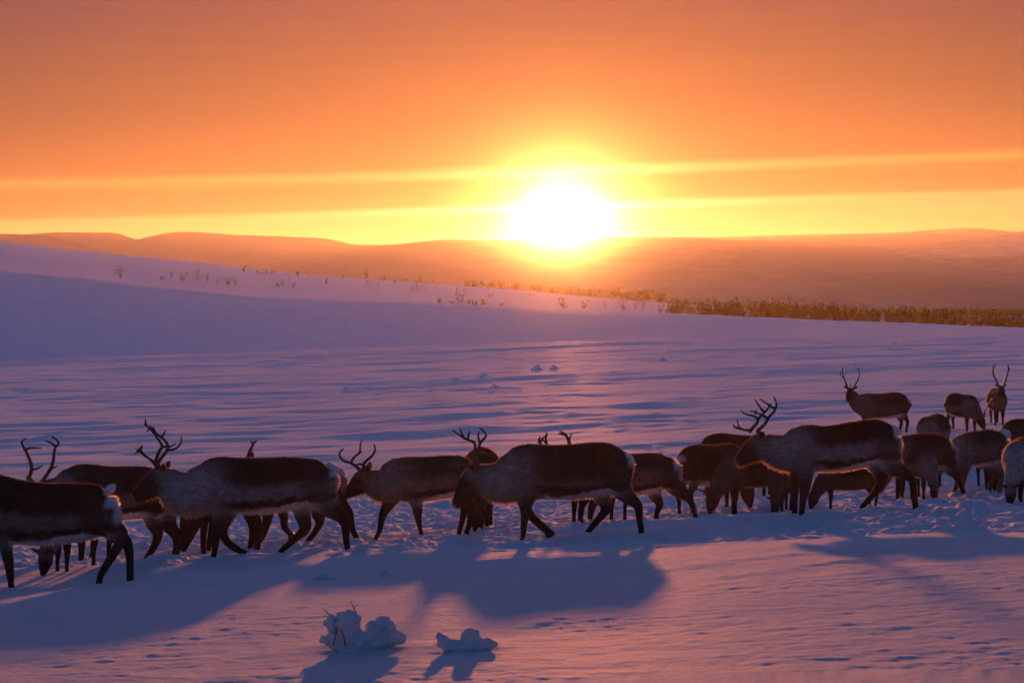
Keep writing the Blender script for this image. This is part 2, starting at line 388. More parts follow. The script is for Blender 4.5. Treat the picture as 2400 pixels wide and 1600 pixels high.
# ------------------------------------------------------------------ reindeer
def coat_material(name, fur):
    m, g, p = new_mat(name)
    at = g.node('ShaderNodeAttribute', attribute_name='coat')
    if fur:
        g.n.remove(p); out = g.n['Material Output']
        d = g.node('ShaderNodeBsdfDiffuse'); t = g.node('ShaderNodeBsdfTranslucent'); mx = g.node('ShaderNodeMixShader')
        c = g.mix(1.0, at.outputs['Color'], (1.0, 0.97, 0.95, 1), 'MULTIPLY')
        c2 = g.mix(1.0, g.mix(1.0, at.outputs['Color'], (1.6, 1.4, 1.2, 1), 'MULTIPLY'), (0.13, 0.10, 0.07, 1), 'ADD')
        g.l.new(c, d.inputs[0]); g.l.new(c2, t.inputs[0]); mx.inputs[0].default_value = 0.62
        g.l.new(d.outputs[0], mx.inputs[1]); g.l.new(t.outputs[0], mx.inputs[2]); g.l.new(mx.outputs[0], out.inputs[0])
        return m
    tc = g.node('ShaderNodeTexCoord'); mp = g.node('ShaderNodeMapping'); g.l.new(tc.outputs['Object'], mp.inputs['Vector'])
    mp.inputs['Scale'].default_value = (0.55, 1, 1); mp.inputs['Rotation'].default_value = (0, math.radians(35), 0)
    n = g.noise(mp.outputs[0], 60, 4, 0.7); n2 = g.noise(tc.outputs['Object'], 9, 3, 0.6)
    mp2 = g.node('ShaderNodeMapping'); g.l.new(tc.outputs['Object'], mp2.inputs['Vector']); mp2.inputs['Scale'].default_value = (0.35, 1, 1.2); mp2.inputs['Rotation'].default_value = (0, math.radians(50), 0)
    n3 = g.noise(mp2.outputs[0], 26, 4, 0.7, 0.6)
    v = g.m('MULTIPLY', g.m('MULTIPLY', g.rng(n, 0.3, 0.7, 0.60, 1.35, 'LINEAR'), g.rng(n3, 0.32, 0.68, 0.65, 1.35, 'LINEAR')), g.rng(n2, 0.3, 0.7, 0.8, 1.2, 'LINEAR'))
    cm = g.node('ShaderNodeCombineXYZ')
    for k in range(3): g.l.new(v, cm.inputs[k])
    g.l.new(g.mix(1.0, at.outputs['Color'], cm.outputs[0], 'MULTIPLY'), p.inputs['Base Color'])
    p.inputs['Roughness'].default_value = 0.85; p.inputs['Specular IOR Level'].default_value = 0.08
    p.inputs['Sheen Weight'].default_value = 0.0
    b = g.node('ShaderNodeBump'); b.inputs['Strength'].default_value = 0.6; b.inputs['Distance'].default_value = 0.012
    g.l.new(n, b.inputs['Height']); g.l.new(b.outputs[0], p.inputs['Normal'])
    return m
def plain_material(name, col, rough=0.6, spec=0.3, bump=0, scale=40):
    m, g, p = new_mat(name)
    tc = g.node('ShaderNodeTexCoord'); n = g.noise(tc.outputs['Object'], scale, 4, 0.6)
    lo = tuple(c*0.7 for c in col)+(1,); hi = tuple(min(1, c*1.25) for c in col)+(1,)
    g.l.new(g.ramp(n, [(0.3, lo), (0.7, hi)]), p.inputs['Base Color'])
    p.inputs['Roughness'].default_value = rough; p.inputs['Specular IOR Level'].default_value = spec
    if bump:
        b = g.node('ShaderNodeBump'); b.inputs['Strength'].default_value = bump; b.inputs['Distance'].default_value = 0.01
        g.l.new(n, b.inputs['Height']); g.l.new(b.outputs[0], p.inputs['Normal'])
    return m
M_COAT = coat_material('reindeer_coat', False); M_FUR = coat_material('reindeer_fur', True)
M_ANTLER = plain_material('antler_bone', (0.075, 0.045, 0.03), 0.55, 0.3, 0.4)
M_EYE = plain_material('eye', (0.012, 0.009, 0.008), 0.08, 0.6)
M_HOOF = plain_material('hoof', (0.025, 0.021, 0.02), 0.45, 0.3)
M_TAIL = plain_material('tail_hair', (0.55, 0.52, 0.50), 0.9, 0.05, 0.6)

def catmull(P, per=4):
    P = np.asarray(P, float); n = len(P); out = []
    for i in range(n-1):
        p0, p1, p2, p3 = P[max(i-1, 0)], P[i], P[i+1], P[min(i+2, n-1)]
        for k in range(per):
            t = k/per
            out.append(0.5*((2*p1)+(-p0+p2)*t+(2*p0-5*p1+4*p2-p3)*t*t+(-p0+3*p1-3*p2+p3)*t**3))
    out.append(P[-1]); return np.array(out)

def tube(P, sides=14, per=4, lat=(0, 1, 0), cap=0.8, egg=0.0):
    """P rows (x, y, z, radius in the profile plane, radius sideways) -> verts, quads, centreline"""
    C = catmull(P, per); n = len(C)
    C[:, 3:] = np.maximum(C[:, 3:], 0.002)
    T = np.gradient(C[:, :3], axis=0); T /= np.linalg.norm(T, axis=1)[:, None]+1e-9
    L = np.asarray(lat, float)
    rings = []
    a = np.linspace(0, 2*math.pi, sides, endpoint=False)
    def ring(c, t, ra, rb):
        l = L-t*np.dot(L, t); l /= np.linalg.norm(l)+1e-9; nn = np.cross(t, l)
        if nn[2] < 0 and abs(nn[2]) > 0.05: pass
        return c+np.outer(np.cos(a)*rb, l)+np.outer(np.sin(a)*ra, nn)
    ra0, rb0 = C[0, 3:]; ra1, rb1 = C[-1, 3:]
    for off, sc in ((1.0, 0.30), (0.85, 0.62), (0.5, 0.88)):
        rings.append(ring(C[0, :3]-T[0]*off*cap*min(ra0, rb0), T[0], ra0*sc, rb0*sc))
    for i in range(n): rings.append(ring(C[i, :3], T[i], C[i, 3], C[i, 4]))
    for off, sc in ((0.5, 0.88), (0.85, 0.62), (1.0, 0.30)):
        rings.append(ring(C[-1, :3]+T[-1]*off*cap*min(ra1, rb1), T[-1], ra1*sc, rb1*sc))
    m = len(rings); V = np.concatenate(rings)
    I = np.arange(m*sides).reshape(m, sides); J = np.roll(I, -1, axis=1)
    F = np.stack([I[:-1], J[:-1], J[1:], I[1:]], -1).reshape(-1, 4)
    V = np.vstack([V, rings[0].mean(0), rings[-1].mean(0)]); c0 = len(V)-2; c1 = len(V)-1
    tri0 = np.stack([J[0], I[0], np.full(sides, c0), np.full(sides, c0)], -1)
    tri1 = np.stack([I[-1], J[-1], np.full(sides, c1), np.full(sides, c1)], -1)
    return V, np.vstack([F]), np.vstack([tri0, tri1])[:, :3], C

class Bag:
    def __init__(self): self.v = []; self.q = []; self.t = []; self.n = 0
    def add(self, V, Q, T):
        self.v.append(V); self.q.append(Q+self.n); self.t.append(T+self.n); self.n += len(V)
    def mesh(self, name, mat, smooth=True):
        V = np.concatenate(self.v); Q = np.concatenate(self.q); T = np.concatenate(self.t)
        me = bpy.data.meshes.new(name)
        me.vertices.add(len(V)); me.vertices.foreach_set('co', V.astype(np.float32).ravel())
        li = np.concatenate([Q.ravel(), T.ravel()]).astype(np.int32)
        st = np.concatenate([np.arange(len(Q))*4, len(Q)*4+np.arange(len(T))*3]).astype(np.int32)
        tot = np.concatenate([np.full(len(Q), 4), np.full(len(T), 3)]).astype(np.int32)
        me.loops.add(len(li)); me.loops.foreach_set('vertex_index', li)
        me.polygons.add(len(st)); me.polygons.foreach_set('loop_start', st); me.polygons.foreach_set('loop_total', tot)
        me.polygons.foreach_set('use_smooth', np.full(len(st), smooth, dtype=bool))
        me.update(calc_edges=True); me.validate()
        if mat: me.materials.append(mat)
        return me

COAT = dict(back=(0.028, 0.017, 0.013), flank=(0.185, 0.165, 0.155), neck=(0.27, 0.25, 0.24), head=(0.045, 0.029, 0.022), leg=(0.04, 0.026, 0.02), white=(0.62, 0.60, 0.58), stripe=1.0, level=0.50)
def coat(**k): d = dict(COAT); d.update(k); return d
COAT_DARK = coat(back=(0.022, 0.015, 0.012), flank=(0.115, 0.095, 0.085), neck=(0.17, 0.145, 0.13))
COAT_BROWN = coat(back=(0.028, 0.016, 0.011), flank=(0.052, 0.034, 0.026), neck=(0.075, 0.055, 0.043), stripe=0.5, level=0.42)
COAT_CALF = coat(back=(0.035, 0.02, 0.015), flank=(0.055, 0.036, 0.028), neck=(0.07, 0.05, 0.04), stripe=0.2, white=(0.2, 0.16, 0.13))
COAT_PALE = coat(back=(0.06, 0.048, 0.042), flank=(0.22, 0.2, 0.185), neck=(0.30, 0.28, 0.265), level=0.7, stripe=0.5)
COAT_GREY = coat(back=(0.034, 0.025, 0.021), flank=(0.11, 0.09, 0.08), neck=(0.16, 0.14, 0.13))

WIDTH_T = [0, .1, .25, .5, .7, .85, 1.0]; WIDTH_K = [.60, .70, .80, .90, .86, .76, .62]

DEER = []
def deer(label, ref, torso, neck, head, legs, antlers=(), coat=COAT, tail=None, heading=0, size=None, base=None, pull=0.0, generic=None, vox=0.017, fur=2600, ears=True):
    DEER.append(dict(label=label, ref=ref, torso=torso, neck=neck, head=head, legs=legs, antlers=antlers, coat=coat, tail=tail, heading=heading,
                     size=size, base=base, pull=pull, generic=generic, vox=vox, fur=fur, ears=ears))

def build_reindeer():
    temps = []
    for d in DEER:
        rx, ry = d['ref']
        if d['size'] is None:                    # measured straight from the photo, seen from the side
            X, Y, Z = cast(rx, ry, 8, 80); s = FPX/Y
        else:                                    # the common build, turned and scaled
            X, Y, Z = cast(d['base'][0], d['base'][1], 8, 80); s = 240.0/d['size']
        if d['pull']: 
            Y += d['pull']; X = (((rx if d['size'] is None else d['base'][0])-CX)/FPX)*Y; Z = float(ground_z(X, Y, False)[0])
            if d['size'] is None: s = FPX/Y; ry = HY+(CAMZ-Z)*s
        d['loc'] = (X, Y, Z); d['s'] = s
        print('DEER %-60s Y %.2f X %.2f s %.0f z %.2f' % (d['label'][:60], Y, X, FPX/Y, Z-CAMZ))
        lx = lambda p, rx=rx, s=s: (rx-p)/s
        lz = lambda p, ry=ry, s=s: (ry-p)/s
        bag = Bag(); samp = []                   # samples: x y z radius region t extra
        def put(P, region, lat=(0, 1, 0), sides=14, cap=0.8, extra=0):
            V, Q, T, C = tube(P, sides, 4, lat, cap); bag.add(V, Q, T)
            for i, c in enumerate(C): samp.append((c[0], c[1], c[2], max(c[3], c[4]*0.8), region, i/(len(C)-1), c[3], extra))
        # torso
        P = []
        xs = [p[0] for p in d['torso']]
        for (px, a, b) in d['torso']:
            t = (px-xs[0])/(xs[-1]-xs[0]); rz = (b-a)/2/s-0.012
            P.append((lx(px), 0, lz((a+b)/2), rz, rz*float(np.interp(t, WIDTH_T, WIDTH_K))))
        put(P, 0, sides=20, cap=0.55)
        unit = 240.0/s if d['size'] is None else d['size']
        # neck and head
        P = []
        for q in d['neck']: P.append((lx(q[0]), q[3] if len(q) > 3 else 0.0, lz(q[1]), q[2]/s-0.014, q[2]/s*0.60))
        put(P, 1, sides=16)
        H = []
        for q in d['head']: H.append([lx(q[0]), q[3] if len(q) > 3 else 0.0, lz(q[1]), q[2]/s, q[2]/s*0.66])
        H = np.array(H)
        if d['generic'] and d['generic'].get('yaw'):
            a = math.radians(d['generic']['yaw']); o = H[0, :3].copy(); R = np.array([[math.cos(a), -math.sin(a), 0], [math.sin(a), math.cos(a), 0], [0, 0, 1]])
            H[:, :3] = (H[:, :3]-o) @ R.T + o
        hd = H[-1, :3]-H[0, :3]; hl = np.linalg.norm(hd); hd = hd/hl
        flat = np.array([hd[0], hd[1], 0]); fl = np.linalg.norm(flat)
        if fl > 0.12: flat /= fl
        else:
            a = math.radians(d['generic']['yaw']) if d['generic'] and d['generic'].get('yaw') else 0
            flat = np.array([math.cos(a), math.sin(a), 0])
        lat = np.cross((0, 0, 1), flat); dor = np.cross(hd, lat)
        put(H, 2, lat=lat, sides=14)
        poll = H[0, :3]; r0 = H[0, 3]
        eyes = []; earbase = []
        if d['ears']:
            for sg in (1, -1):
                b = poll+dor*r0*0.62+lat*sg*r0*0.5-hd*r0*0.35
                tip = b+lat*sg*0.105*unit+dor*0.035*unit-hd*0.045*unit
                E = [tuple(b)+(0.024*unit, 0.016*unit), tuple((b*0.55+tip*0.45))+(0.040*unit, 0.018*unit), tuple(tip)+(0.013*unit, 0.009*unit)]
                put(E, 4, lat=hd, sides=10, cap=0.6)
        mid = H[0, :3]+hd*hl*0.30; rm = np.interp(0.3, np.linspace(0, 1, len(H)), H[:, 3])
        for sg in (1, -1): eyes.append(mid+lat*sg*rm*0.60+dor*rm*0.34)
        # legs
        hooves = []
        for k, (pts, side, planted) in enumerate(d['legs']):
            P = []; n = len(pts)
            for i, q in enumerate(pts):
                yo = side*unit*(0.085 if i else 0.075)
                f = 0.62 if i == 0 else (0.75 if i == 1 and n > 4 else 0.9)
                k_ = 1.0 if i == 0 else (0.92 if i == 1 else (0.90 if i == n-3 or i == 2 else 0.80)); P.append((lx(q[0]), yo, lz(q[1]), q[2]/s*k_, q[2]/s*f*k_))
            if planted: P.append((P[-1][0]+0.004, P[-1][1], P[-1][2]-0.07, P[-1][3]*1.05, P[-1][4]*1.05))
            put(P, 3, sides=12, cap=0.5, extra=k)
            e0, e1 = np.array(P[-2][:3]), np.array(P[-1][:3]); dirn = (e1-e0)/(np.linalg.norm(e1-e0)+1e-9)
            hooves.append((e1, dirn, P[-1][3]))
        me = bag.mesh('body_raw', None)
        o = bpy.data.objects.new('tmp', me); COL.objects.link(o)
        md = o.modifiers.new('r', 'REMESH'); md.mode = 'VOXEL'; md.voxel_size = d['vox']*max(unit, 0.6); md.use_smooth_shade = True
        sm = o.modifiers.new('s', 'SMOOTH'); sm.factor = 0.5; sm.iterations = 3
        temps.append((d, o, me, np.array(samp, float), dict(H=H, hd=hd, lat=lat, dor=dor, flat=flat, poll=poll, r0=r0, eyes=eyes, hooves=hooves, lx=lx, lz=lz, unit=unit, s=s)))
    dg = bpy.context.evaluated_depsgraph_get()
    done = []
    for (d, o, me, samp, info) in temps: done.append(bpy.data.meshes.new_from_object(o.evaluated_get(dg)))
    for k, (d, o, me, samp, info) in enumerate(temps):
        bpy.data.objects.remove(o); bpy.data.meshes.remove(me)
        finish_deer(d, done[k], samp, info, k)

def finish_deer(d, me, samp, info, seed):
    n = len(me.vertices); V = np.empty(n*3, np.float32); me.vertices.foreach_get('co', V); V = V.reshape(-1, 3).astype(float)
    N = np.empty(n*3, np.float32); me.vertices.foreach_get('normal', N); N = N.reshape(-1, 3).astype(float)
    u = info['unit']; ct = {k: (np.array(v) if isinstance(v, tuple) else v) for k, v in d['coat'].items()}
    reg = samp[:, 4].astype(int); col = np.zeros((n, 3)); wsum = np.zeros(n); flen = np.zeros(n)
    nz = 0.5*noise2(V[:, 0]*7+seed*3.1, V[:, 2]*7+V[:, 1]*3, seed)+0.5*noise2(V[:, 0]*19, V[:, 2]*15+V[:, 1]*5+seed, seed+5)
    for R in (0, 1, 2, 3, 4):
        sel = samp[reg == R]
        if not len(sel): continue
        D = np.full(n, 1e9); A = np.zeros(n, int)
        for i, q in enumerate(sel):
            dd = np.sqrt(((V-q[:3])**2).sum(1))/q[3]; m = dd < D; D[m] = dd[m]; A[m] = i
        t = sel[A, 5]; rz = sel[A, 6]; v = (V[:, 2]-sel[A, 2])/(2*rz)+0.5
        if R == 0:
            xmin, xmax = samp[reg == 0][:, 0].min(), samp[reg == 0][:, 0].max(); t = np.clip((xmax-V[:, 0])/(xmax-xmin+1e-6), 0, 1.15)
            vv = v+nz*0.11
            lev = ct['level']+0.34*(1-sstep(0.05, 0.28, t))
            dark = sstep(lev-0.08, lev+0.12, vv)
            c = ct['flank']*(1-dark)[:, None]+ct['back']*dark[:, None]
            shoulder = (1-sstep(0.0, 0.25, t))*(1-sstep(0.75, 1.0, vv))
            c = c*(1-shoulder[:, None]*0.7)+ct['neck']*shoulder[:, None]*0.7
            haunch = sstep(0.70, 0.86, t)*(1-sstep(0.93, 1.02, t))*(1-sstep(0.75, 0.95, vv))*0.75
            c = c*(1-haunch[:, None])+ct['back']*1.3*haunch[:, None]
            st = np.exp(-((vv-0.20)/0.07)**4)*sstep(0.14, 0.26, t)*ct['stripe']
            c = c*(1-st[:, None])+ct['leg']*0.9*st[:, None]
            vb = v+nz*0.05; lim = 0.045+0.085*sstep(0.35, 0.72, t)*(1-sstep(0.80, 0.92, t))
            be = (1-sstep(lim, lim+0.05, vb))*sstep(0.20, 0.32, t)*min(1, ct['stripe']+0.2)
            c = c*(1-be[:, None])+ct['white']*0.8*be[:, None]
            ru = np.maximum(sstep(0.945, 0.99, t+nz*0.02)*sstep(0.50, 0.66, vv), 0.75*sstep(1.0, 1.04, t)*sstep(0.15, 0.3, vv))
            c = c*(1-ru[:, None])+ct['white']*ru[:, None]
            L = 0.014+0.004*(1-sstep(0.1, 0.3, vv))+0.010*ru
            w = np.exp(-6*D)
        elif R == 1:
            top = sstep(0.78, 1.0, v+nz*0.2)*0.55
            c = ct['neck']*(1-top[:, None])+ct['back']*1.4*top[:, None]
            c = c*(1+nz*0.25)[:, None]
            L = 0.016+0.026*(1-sstep(0.12, 0.5, v)); w = np.exp(-6*D)*0.9
        elif R == 2:
            c = np.repeat(ct['head'][None], n, 0)*(1+0.35*nz)[:, None]
            cheek = (1-sstep(0.0, 0.28, t))*0.55; c = c*(1-cheek[:, None])+ct['neck']*0.75*cheek[:, None]
            lip = sstep(0.93, 1.0, t)*0.45; c = c*(1-lip[:, None])+ct['white']*0.5*lip[:, None]
            L = 0.012+0.012*(1-sstep(0.1, 0.4, v)); w = np.exp(-6*D)*1.6
        elif R == 3:
            c = np.repeat(ct['leg'][None], n, 0)*(1+0.4*nz)[:, None]
            upper = (1-sstep(0.02, 0.30, t))
            c = c*(1-upper[:, None]*0.35)+ct['flank']*upper[:, None]*0.35
            L = 0.007+0.006*(1-sstep(0.1, 0.4, t)); w = np.exp(-6*D)*(0.10+1.5*sstep(0.12, 0.5, t))
        else:
            c = np.repeat(ct['head'][None], n, 0)*1.3; L = 0.012+0*t; w = np.exp(-6*D)*0.9
        col += c*w[:, None]; flen += L*w; wsum += w
    col /= wsum[:, None]+1e-12; flen = flen/(wsum+1e-12)*u
    col = np.clip(col, 0.004, 0.9)
    me.name = 'reindeer_body'
    me.materials.clear(); me.materials.append(M_COAT)
    at = me.attributes.new('coat', 'FLOAT_COLOR', 'POINT'); at.data.foreach_set('color', np.hstack([col, np.ones((n, 1))]).astype(np.float32).ravel())
    me.polygons.foreach_set('use_smooth', np.ones(len(me.polygons), dtype=bool))
    root = bpy.data.objects.new('reindeer', None); COL.objects.link(root); root.empty_display_size = 0.3
    root.location = d['loc']; root.rotation_euler = (0, 0, math.pi+math.radians(d['heading']))
    tag(root, d['label'], 'reindeer', 'reindeer herd on the snow')
    obj('body', me, root)
    # coat hairs that catch the low sun along the outline
    rg = np.random.default_rng(seed+5); m = int(d['fur']*2.4)
    F = np.array([p.vertices[:3] for p in me.polygons]) if False else None
    li = np.empty(len(me.loops), np.int32); me.loops.foreach_get('vertex_index', li)
    idx = rg.integers(0, n, m); jit = rg.normal(0, 0.006, (m, 3))
    Pb = V[idx]+jit*0.0; Nn = N[idx]
    flow = np.array([-0.75, 0, -0.55])+rg.normal(0, 0.28, (m, 3))
    dirn = Nn*0.72+flow*0.5; dirn /= np.linalg.norm(dirn, axis=1)[:, None]
    ln = flen[idx]*rg.uniform(0.7, 1.5, m)
    side = np.cross(dirn, rg.normal(0, 1, (m, 3))); side /= np.linalg.norm(side, axis=1)[:, None]+1e-9
    wd = 0.0028*u*(0.7+0.8*rg.random(m))
    Vf = np.empty((m*3, 3)); Vf[0::3] = Pb-side*wd[:, None]-Nn*0.003; Vf[1::3] = Pb+side*wd[:, None]-Nn*0.003; Vf[2::3] = Pb+dirn*ln[:, None]
    fm = mesh_from('reindeer_fur', Vf, np.arange(m*3).reshape(-1, 3), M_FUR, False)
    cf = np.repeat(col[idx], 3, axis=0)
    a2 = fm.attributes.new('coat', 'FLOAT_COLOR', 'POINT'); a2.data.foreach_set('color', np.hstack([cf, np.ones((m*3, 1))]).astype(np.float32).ravel())
    fo = obj('fur', fm, root); fo['kind'] = 'stuff'
    # eyes
    for e in info['eyes']:
        V1, Q1, T1, _ = tube([tuple(e-info['hd']*0.014*u)+(0.006*u, 0.006*u), tuple(e)+(0.018*u, 0.018*u), tuple(e+info['hd']*0.014*u)+(0.006*u, 0.006*u)], 10, 3)
        b = Bag(); b.add(V1, Q1, T1); obj('eye', b.mesh('eye', M_EYE), root)
    # hooves
    for (e, dr, r) in info['hooves']:
        f = np.array([1.0, 0, 0])*0.025*u
        V1, Q1, T1, _ = tube([tuple(e-dr*0.01)+(r*1.05, r*1.0), tuple(e+dr*0.03*u+f*0.5)+(r*1.35, r*1.2), tuple(e+dr*0.065*u+f)+(r*1.6, r*1.35)], 10, 2, cap=0.2)
        b = Bag(); b.add(V1, Q1, T1); obj('hoof', b.mesh('hoof', M_HOOF), root)
    # tail
    lx, lz = info['lx'], info['lz']
    tp = d['tail'] or ((d['torso'][-1][0]-12, d['torso'][-1][1]+2), (d['torso'][-1][0]+9, d['torso'][-1][1]+16))
    p0 = np.array((lx(tp[0][0]), 0, lz(tp[0][1]))); p1 = np.array((lx(tp[1][0]), 0, lz(tp[1][1])))
    b = Bag(); V1, Q1, T1, _ = tube([tuple(p0)+(0.036*u, 0.03*u), tuple(p0*0.4+p1*0.6)+(0.044*u, 0.034*u), tuple(p1)+(0.022*u, 0.018*u)], 10, 4); b.add(V1, Q1, T1)
    V1 = V1.copy(); obj('tail', b.mesh('tail', M_TAIL), root)
    # antlers
    if d['antlers'] and isinstance(d['antlers'][0], dict):
        for a in d['antlers']:
            g = a; sg = g['side']; sc = g.get('size', 1.0)*u
            fw, up, lt = info['flat'], np.array([0, 0, 1.0]), info['lat']
            pitch = g.get('pitch', 0.0)
            fw2 = fw*math.cos(pitch)+up*math.sin(pitch)*-1; up2 = up*math.cos(pitch)+fw*math.sin(pitch)
            o0 = info['poll']+info['dor']*info['r0']*0.55
            b = Bag()
            for line in g['lines']:
                P = []
                for (f_, u_, l_, r_) in line: P.append(tuple(o0+(fw2*f_+up2*u_+lt*sg*l_)*sc)+(r_*sc, r_*sc))
                V1, Q1, T1, _ = tube(P, 8, 4, lat=(0.3, 0.2, 0.9) if abs(up2[2]) < .7 else (0.1, 1, 0.05)); b.add(V1, Q1, T1)
            obj('antler', b.mesh('antler', M_ANTLER), root)
    else:
        for k, lines in enumerate(d['antlers']):
            sg = 1 if k == 0 else -1; b = Bag()
            bx, bz = lx(lines[0][0][0]), lz(lines[0][0][1]); y0 = info['poll'][1]
            for j, line in enumerate(lines):
                P = []; m = len(line); r1 = (0.019 if j == 0 else 0.0135)*u*1.05
                for i, q in enumerate(line):
                    x, z = lx(q[0]), lz(q[1]); h = math.hypot(x-bx, z-bz)
                    y = y0+sg*(0.035+0.42*h-0.28*h*h) if len(q) < 3 else q[2]
                    P.append((x, y, z, r1*(1-0.62*i/(m-1)), r1*(1-0.62*i/(m-1))))
                V1, Q1, T1, _ = tube(P, 8, 4, lat=(0, 1, 0.01)); b.add(V1, Q1, T1)
            obj('antler', b.mesh('antler', M_ANTLER), root)
# ------------------------------------------------------------------ the herd, traced animal by animal (numbers are photo pixels)
def tp(ox, oy, k): return lambda *pts: [(ox+a/k, oy+b/k) for a, b in pts]
b2 = tp(280, 960, 3.92); b3 = tp(760, 960, 4.612); b4 = tp(1020, 980, 3.675); b5 = tp(1600, 920, 5.227); b0 = tp(0, 980, 3.733)
N_, F_ = 1, -1
deer('dark reindeer cut off by the left edge with raised white tail', (150, 1370),
     [(-70, 1118, 1262), (-40, 1106, 1270), (0, 1110, 1277), (40, 1120, 1278), (107, 1128, 1281), (160, 1128, 1275), (205, 1128, 1268), (240, 1133, 1255), (258, 1145, 1235), (266, 1162, 1205)],
     [(-45, 1180, 66), (-80, 1185, 56), (-108, 1175, 42)], [(-108, 1172, 40), (-130, 1186, 33), (-150, 1200, 24), (-168, 1212, 15)],
     [([(12, 1215, 34), (16, 1262, 21), (23, 1301, 15), (29, 1342, 12), (32, 1380, 9)], N_, True), ([(-10, 1215, 30), (-30, 1270, 18), (-60, 1320, 13), (-70, 1385, 9)], F_, True),
      ([(235, 1190, 52), (262, 1232, 32), (290, 1250, 17), (273, 1290, 13), (245, 1335, 11), (237, 1356, 10)], N_, True),
      ([(240, 1200, 44), (262, 1250, 26), (292, 1272, 16), (300, 1310, 12), (301, 1356, 11)], F_, True)],
     [], COAT_DARK, ((246, 1156), (268, 1137)), fur=5000)
deer('big-antlered reindeer walking left behind the cut-off one', (570, 1300),
     [(466, 1092, 1195), (488, 1076, 1205), (515, 1067, 1206), (560, 1069, 1207), (620, 1069, 1207), (670, 1067, 1199), (715, 1069, 1190), (750, 1073, 1178), (773, 1081, 1158), (785, 1094, 1130)],
     [(500, 1138, 62), (459, 1152, 60), (428, 1153, 58), (405, 1138, 46), (392, 1125, 38)],
     [(387, 1122, 36), (364, 1132, 31), (344, 1147, 25), (326, 1158, 18), (315, 1164, 13)],
     [([(525, 1165, 34), (519, 1205, 19), (510, 1245, 14), (507, 1280, 10), (502, 1306, 8.5)], N_, True), ([(540, 1185, 26), (520, 1240, 13), (528, 1270, 11), (550, 1287, 11), (562, 1294, 9)], F_, False),
      ([(745, 1130, 50), (768, 1178, 32), (798, 1205, 19), (811, 1225, 13.5), (813, 1260, 10.5), (818, 1296, 9)], N_, True),
      ([(705, 1150, 42), (706, 1203, 23), (713, 1238, 16), (690, 1264, 11), (656, 1294, 9)], F_, True)],
     [[b2((350, 530), (380, 460), (450, 370), (465, 320), (430, 260), (380, 220), (335, 175), (308, 138)), b2((405, 245), (428, 215), (448, 180)), b2((460, 365), (540, 345), (588, 290), (592, 232)), b2((330, 165), (300, 165), (280, 195)), b2((345, 180), (342, 150)),
       b2((330, 500), (312, 470), (240, 395), (208, 350), (182, 368)), b2((212, 356), (236, 320))],
      [b2((335, 535), (325, 470), (350, 385), (372, 340), (320, 260), (270, 200), (215, 150), (210, 98)), b2((372, 345), (440, 348), (495, 322)), b2((215, 150), (198, 140)), b2((325, 505), (300, 475), (210, 430), (155, 390), (118, 416)), b2((150, 392), (178, 344))]],
     COAT, ((770, 1090), (790, 1104)), fur=7000, vox=0.0145)
deer('reindeer with lyre antlers showing only back and antlers behind the two leftmost', (270, 1312),
     [(135, 1130, 1190), (150, 1108, 1205), (170, 1092, 1212), (196, 1083, 1217), (253, 1089, 1221), (300, 1089, 1220), (345, 1089, 1215), (375, 1095, 1200), (392, 1110, 1180), (400, 1130, 1160)],
     [(170, 1145, 54), (138, 1156, 44), (116, 1153, 36), (100, 1150, 30)], [(96, 1152, 28), (90, 1164, 25, 0.07), (84, 1180, 19, 0.14), (80, 1194, 13, 0.2)],
     [([(190, 1180, 26), (192, 1235, 14), (196, 1280, 10), (194, 1312, 8)], N_, True), ([(205, 1180, 24), (214, 1235, 14), (216, 1280, 10), (210, 1312, 8)], F_, True),
      ([(375, 1150, 44), (362, 1212, 25), (374, 1250, 14), (362, 1282, 11), (343, 1312, 9)], N_, True), ([(385, 1160, 36), (390, 1225, 22), (412, 1262, 14), (408, 1306, 11)], F_, True)],
     [[[p + (0.06,) for p in b0((370, 560), (440, 460), (475, 380), (492, 260), (525, 220), (505, 182), (465, 155))], [p + (0.06,) for p in b0((500, 245), (455, 208), (408, 194))], [p + (0.06,) for p in b0((455, 440), (480, 425), (515, 415))]],
      [[p + (-0.04,) for p in b0((235, 560), (268, 440), (245, 350), (212, 280), (182, 220), (190, 198), (220, 180))], [p + (-0.04,) for p in b0((218, 275), (262, 262), (352, 262))], [p + (-0.04,) for p in b0((268, 452), (322, 440), (367, 413))], [p + (-0.04,) for p in b0((238, 545), (222, 505))]]],
     COAT_GREY, fur=3500, pull=0.25)
deer('reindeer hidden behind the big-antlered walker, only a forked antler above', (720, 1268),
     [(600, 1098, 1178), (620, 1086, 1190), (660, 1080, 1195), (710, 1080, 1192), (750, 1079, 1180), (780, 1085, 1160), (797, 1097, 1135)],
     [(628, 1130, 45), (603, 1116, 38), (588, 1100, 30)], [(586, 1094, 27), (570, 1104, 24), (555, 1114, 18), (543, 1122, 12)],
     [([(630, 1165, 24), (629, 1215, 13), (620, 1245, 10), (609, 1274, 8)], N_, True), ([(645, 1165, 22), (663, 1212, 12), (664, 1235, 10), (680, 1254, 9)], F_, False),
      ([(780, 1130, 40), (795, 1172, 24), (819, 1200, 13), (827, 1235, 10), (839, 1262, 9)], N_, True), ([(755, 1150, 36), (745, 1205, 20), (748, 1225, 12), (735, 1250, 10), (719, 1272, 9)], F_, True)],
     [[b2((1185, 440), (1212, 360), (1235, 312), (1220, 280)), b2((1235, 312), (1272, 272))]], COAT_BROWN, fur=2600)
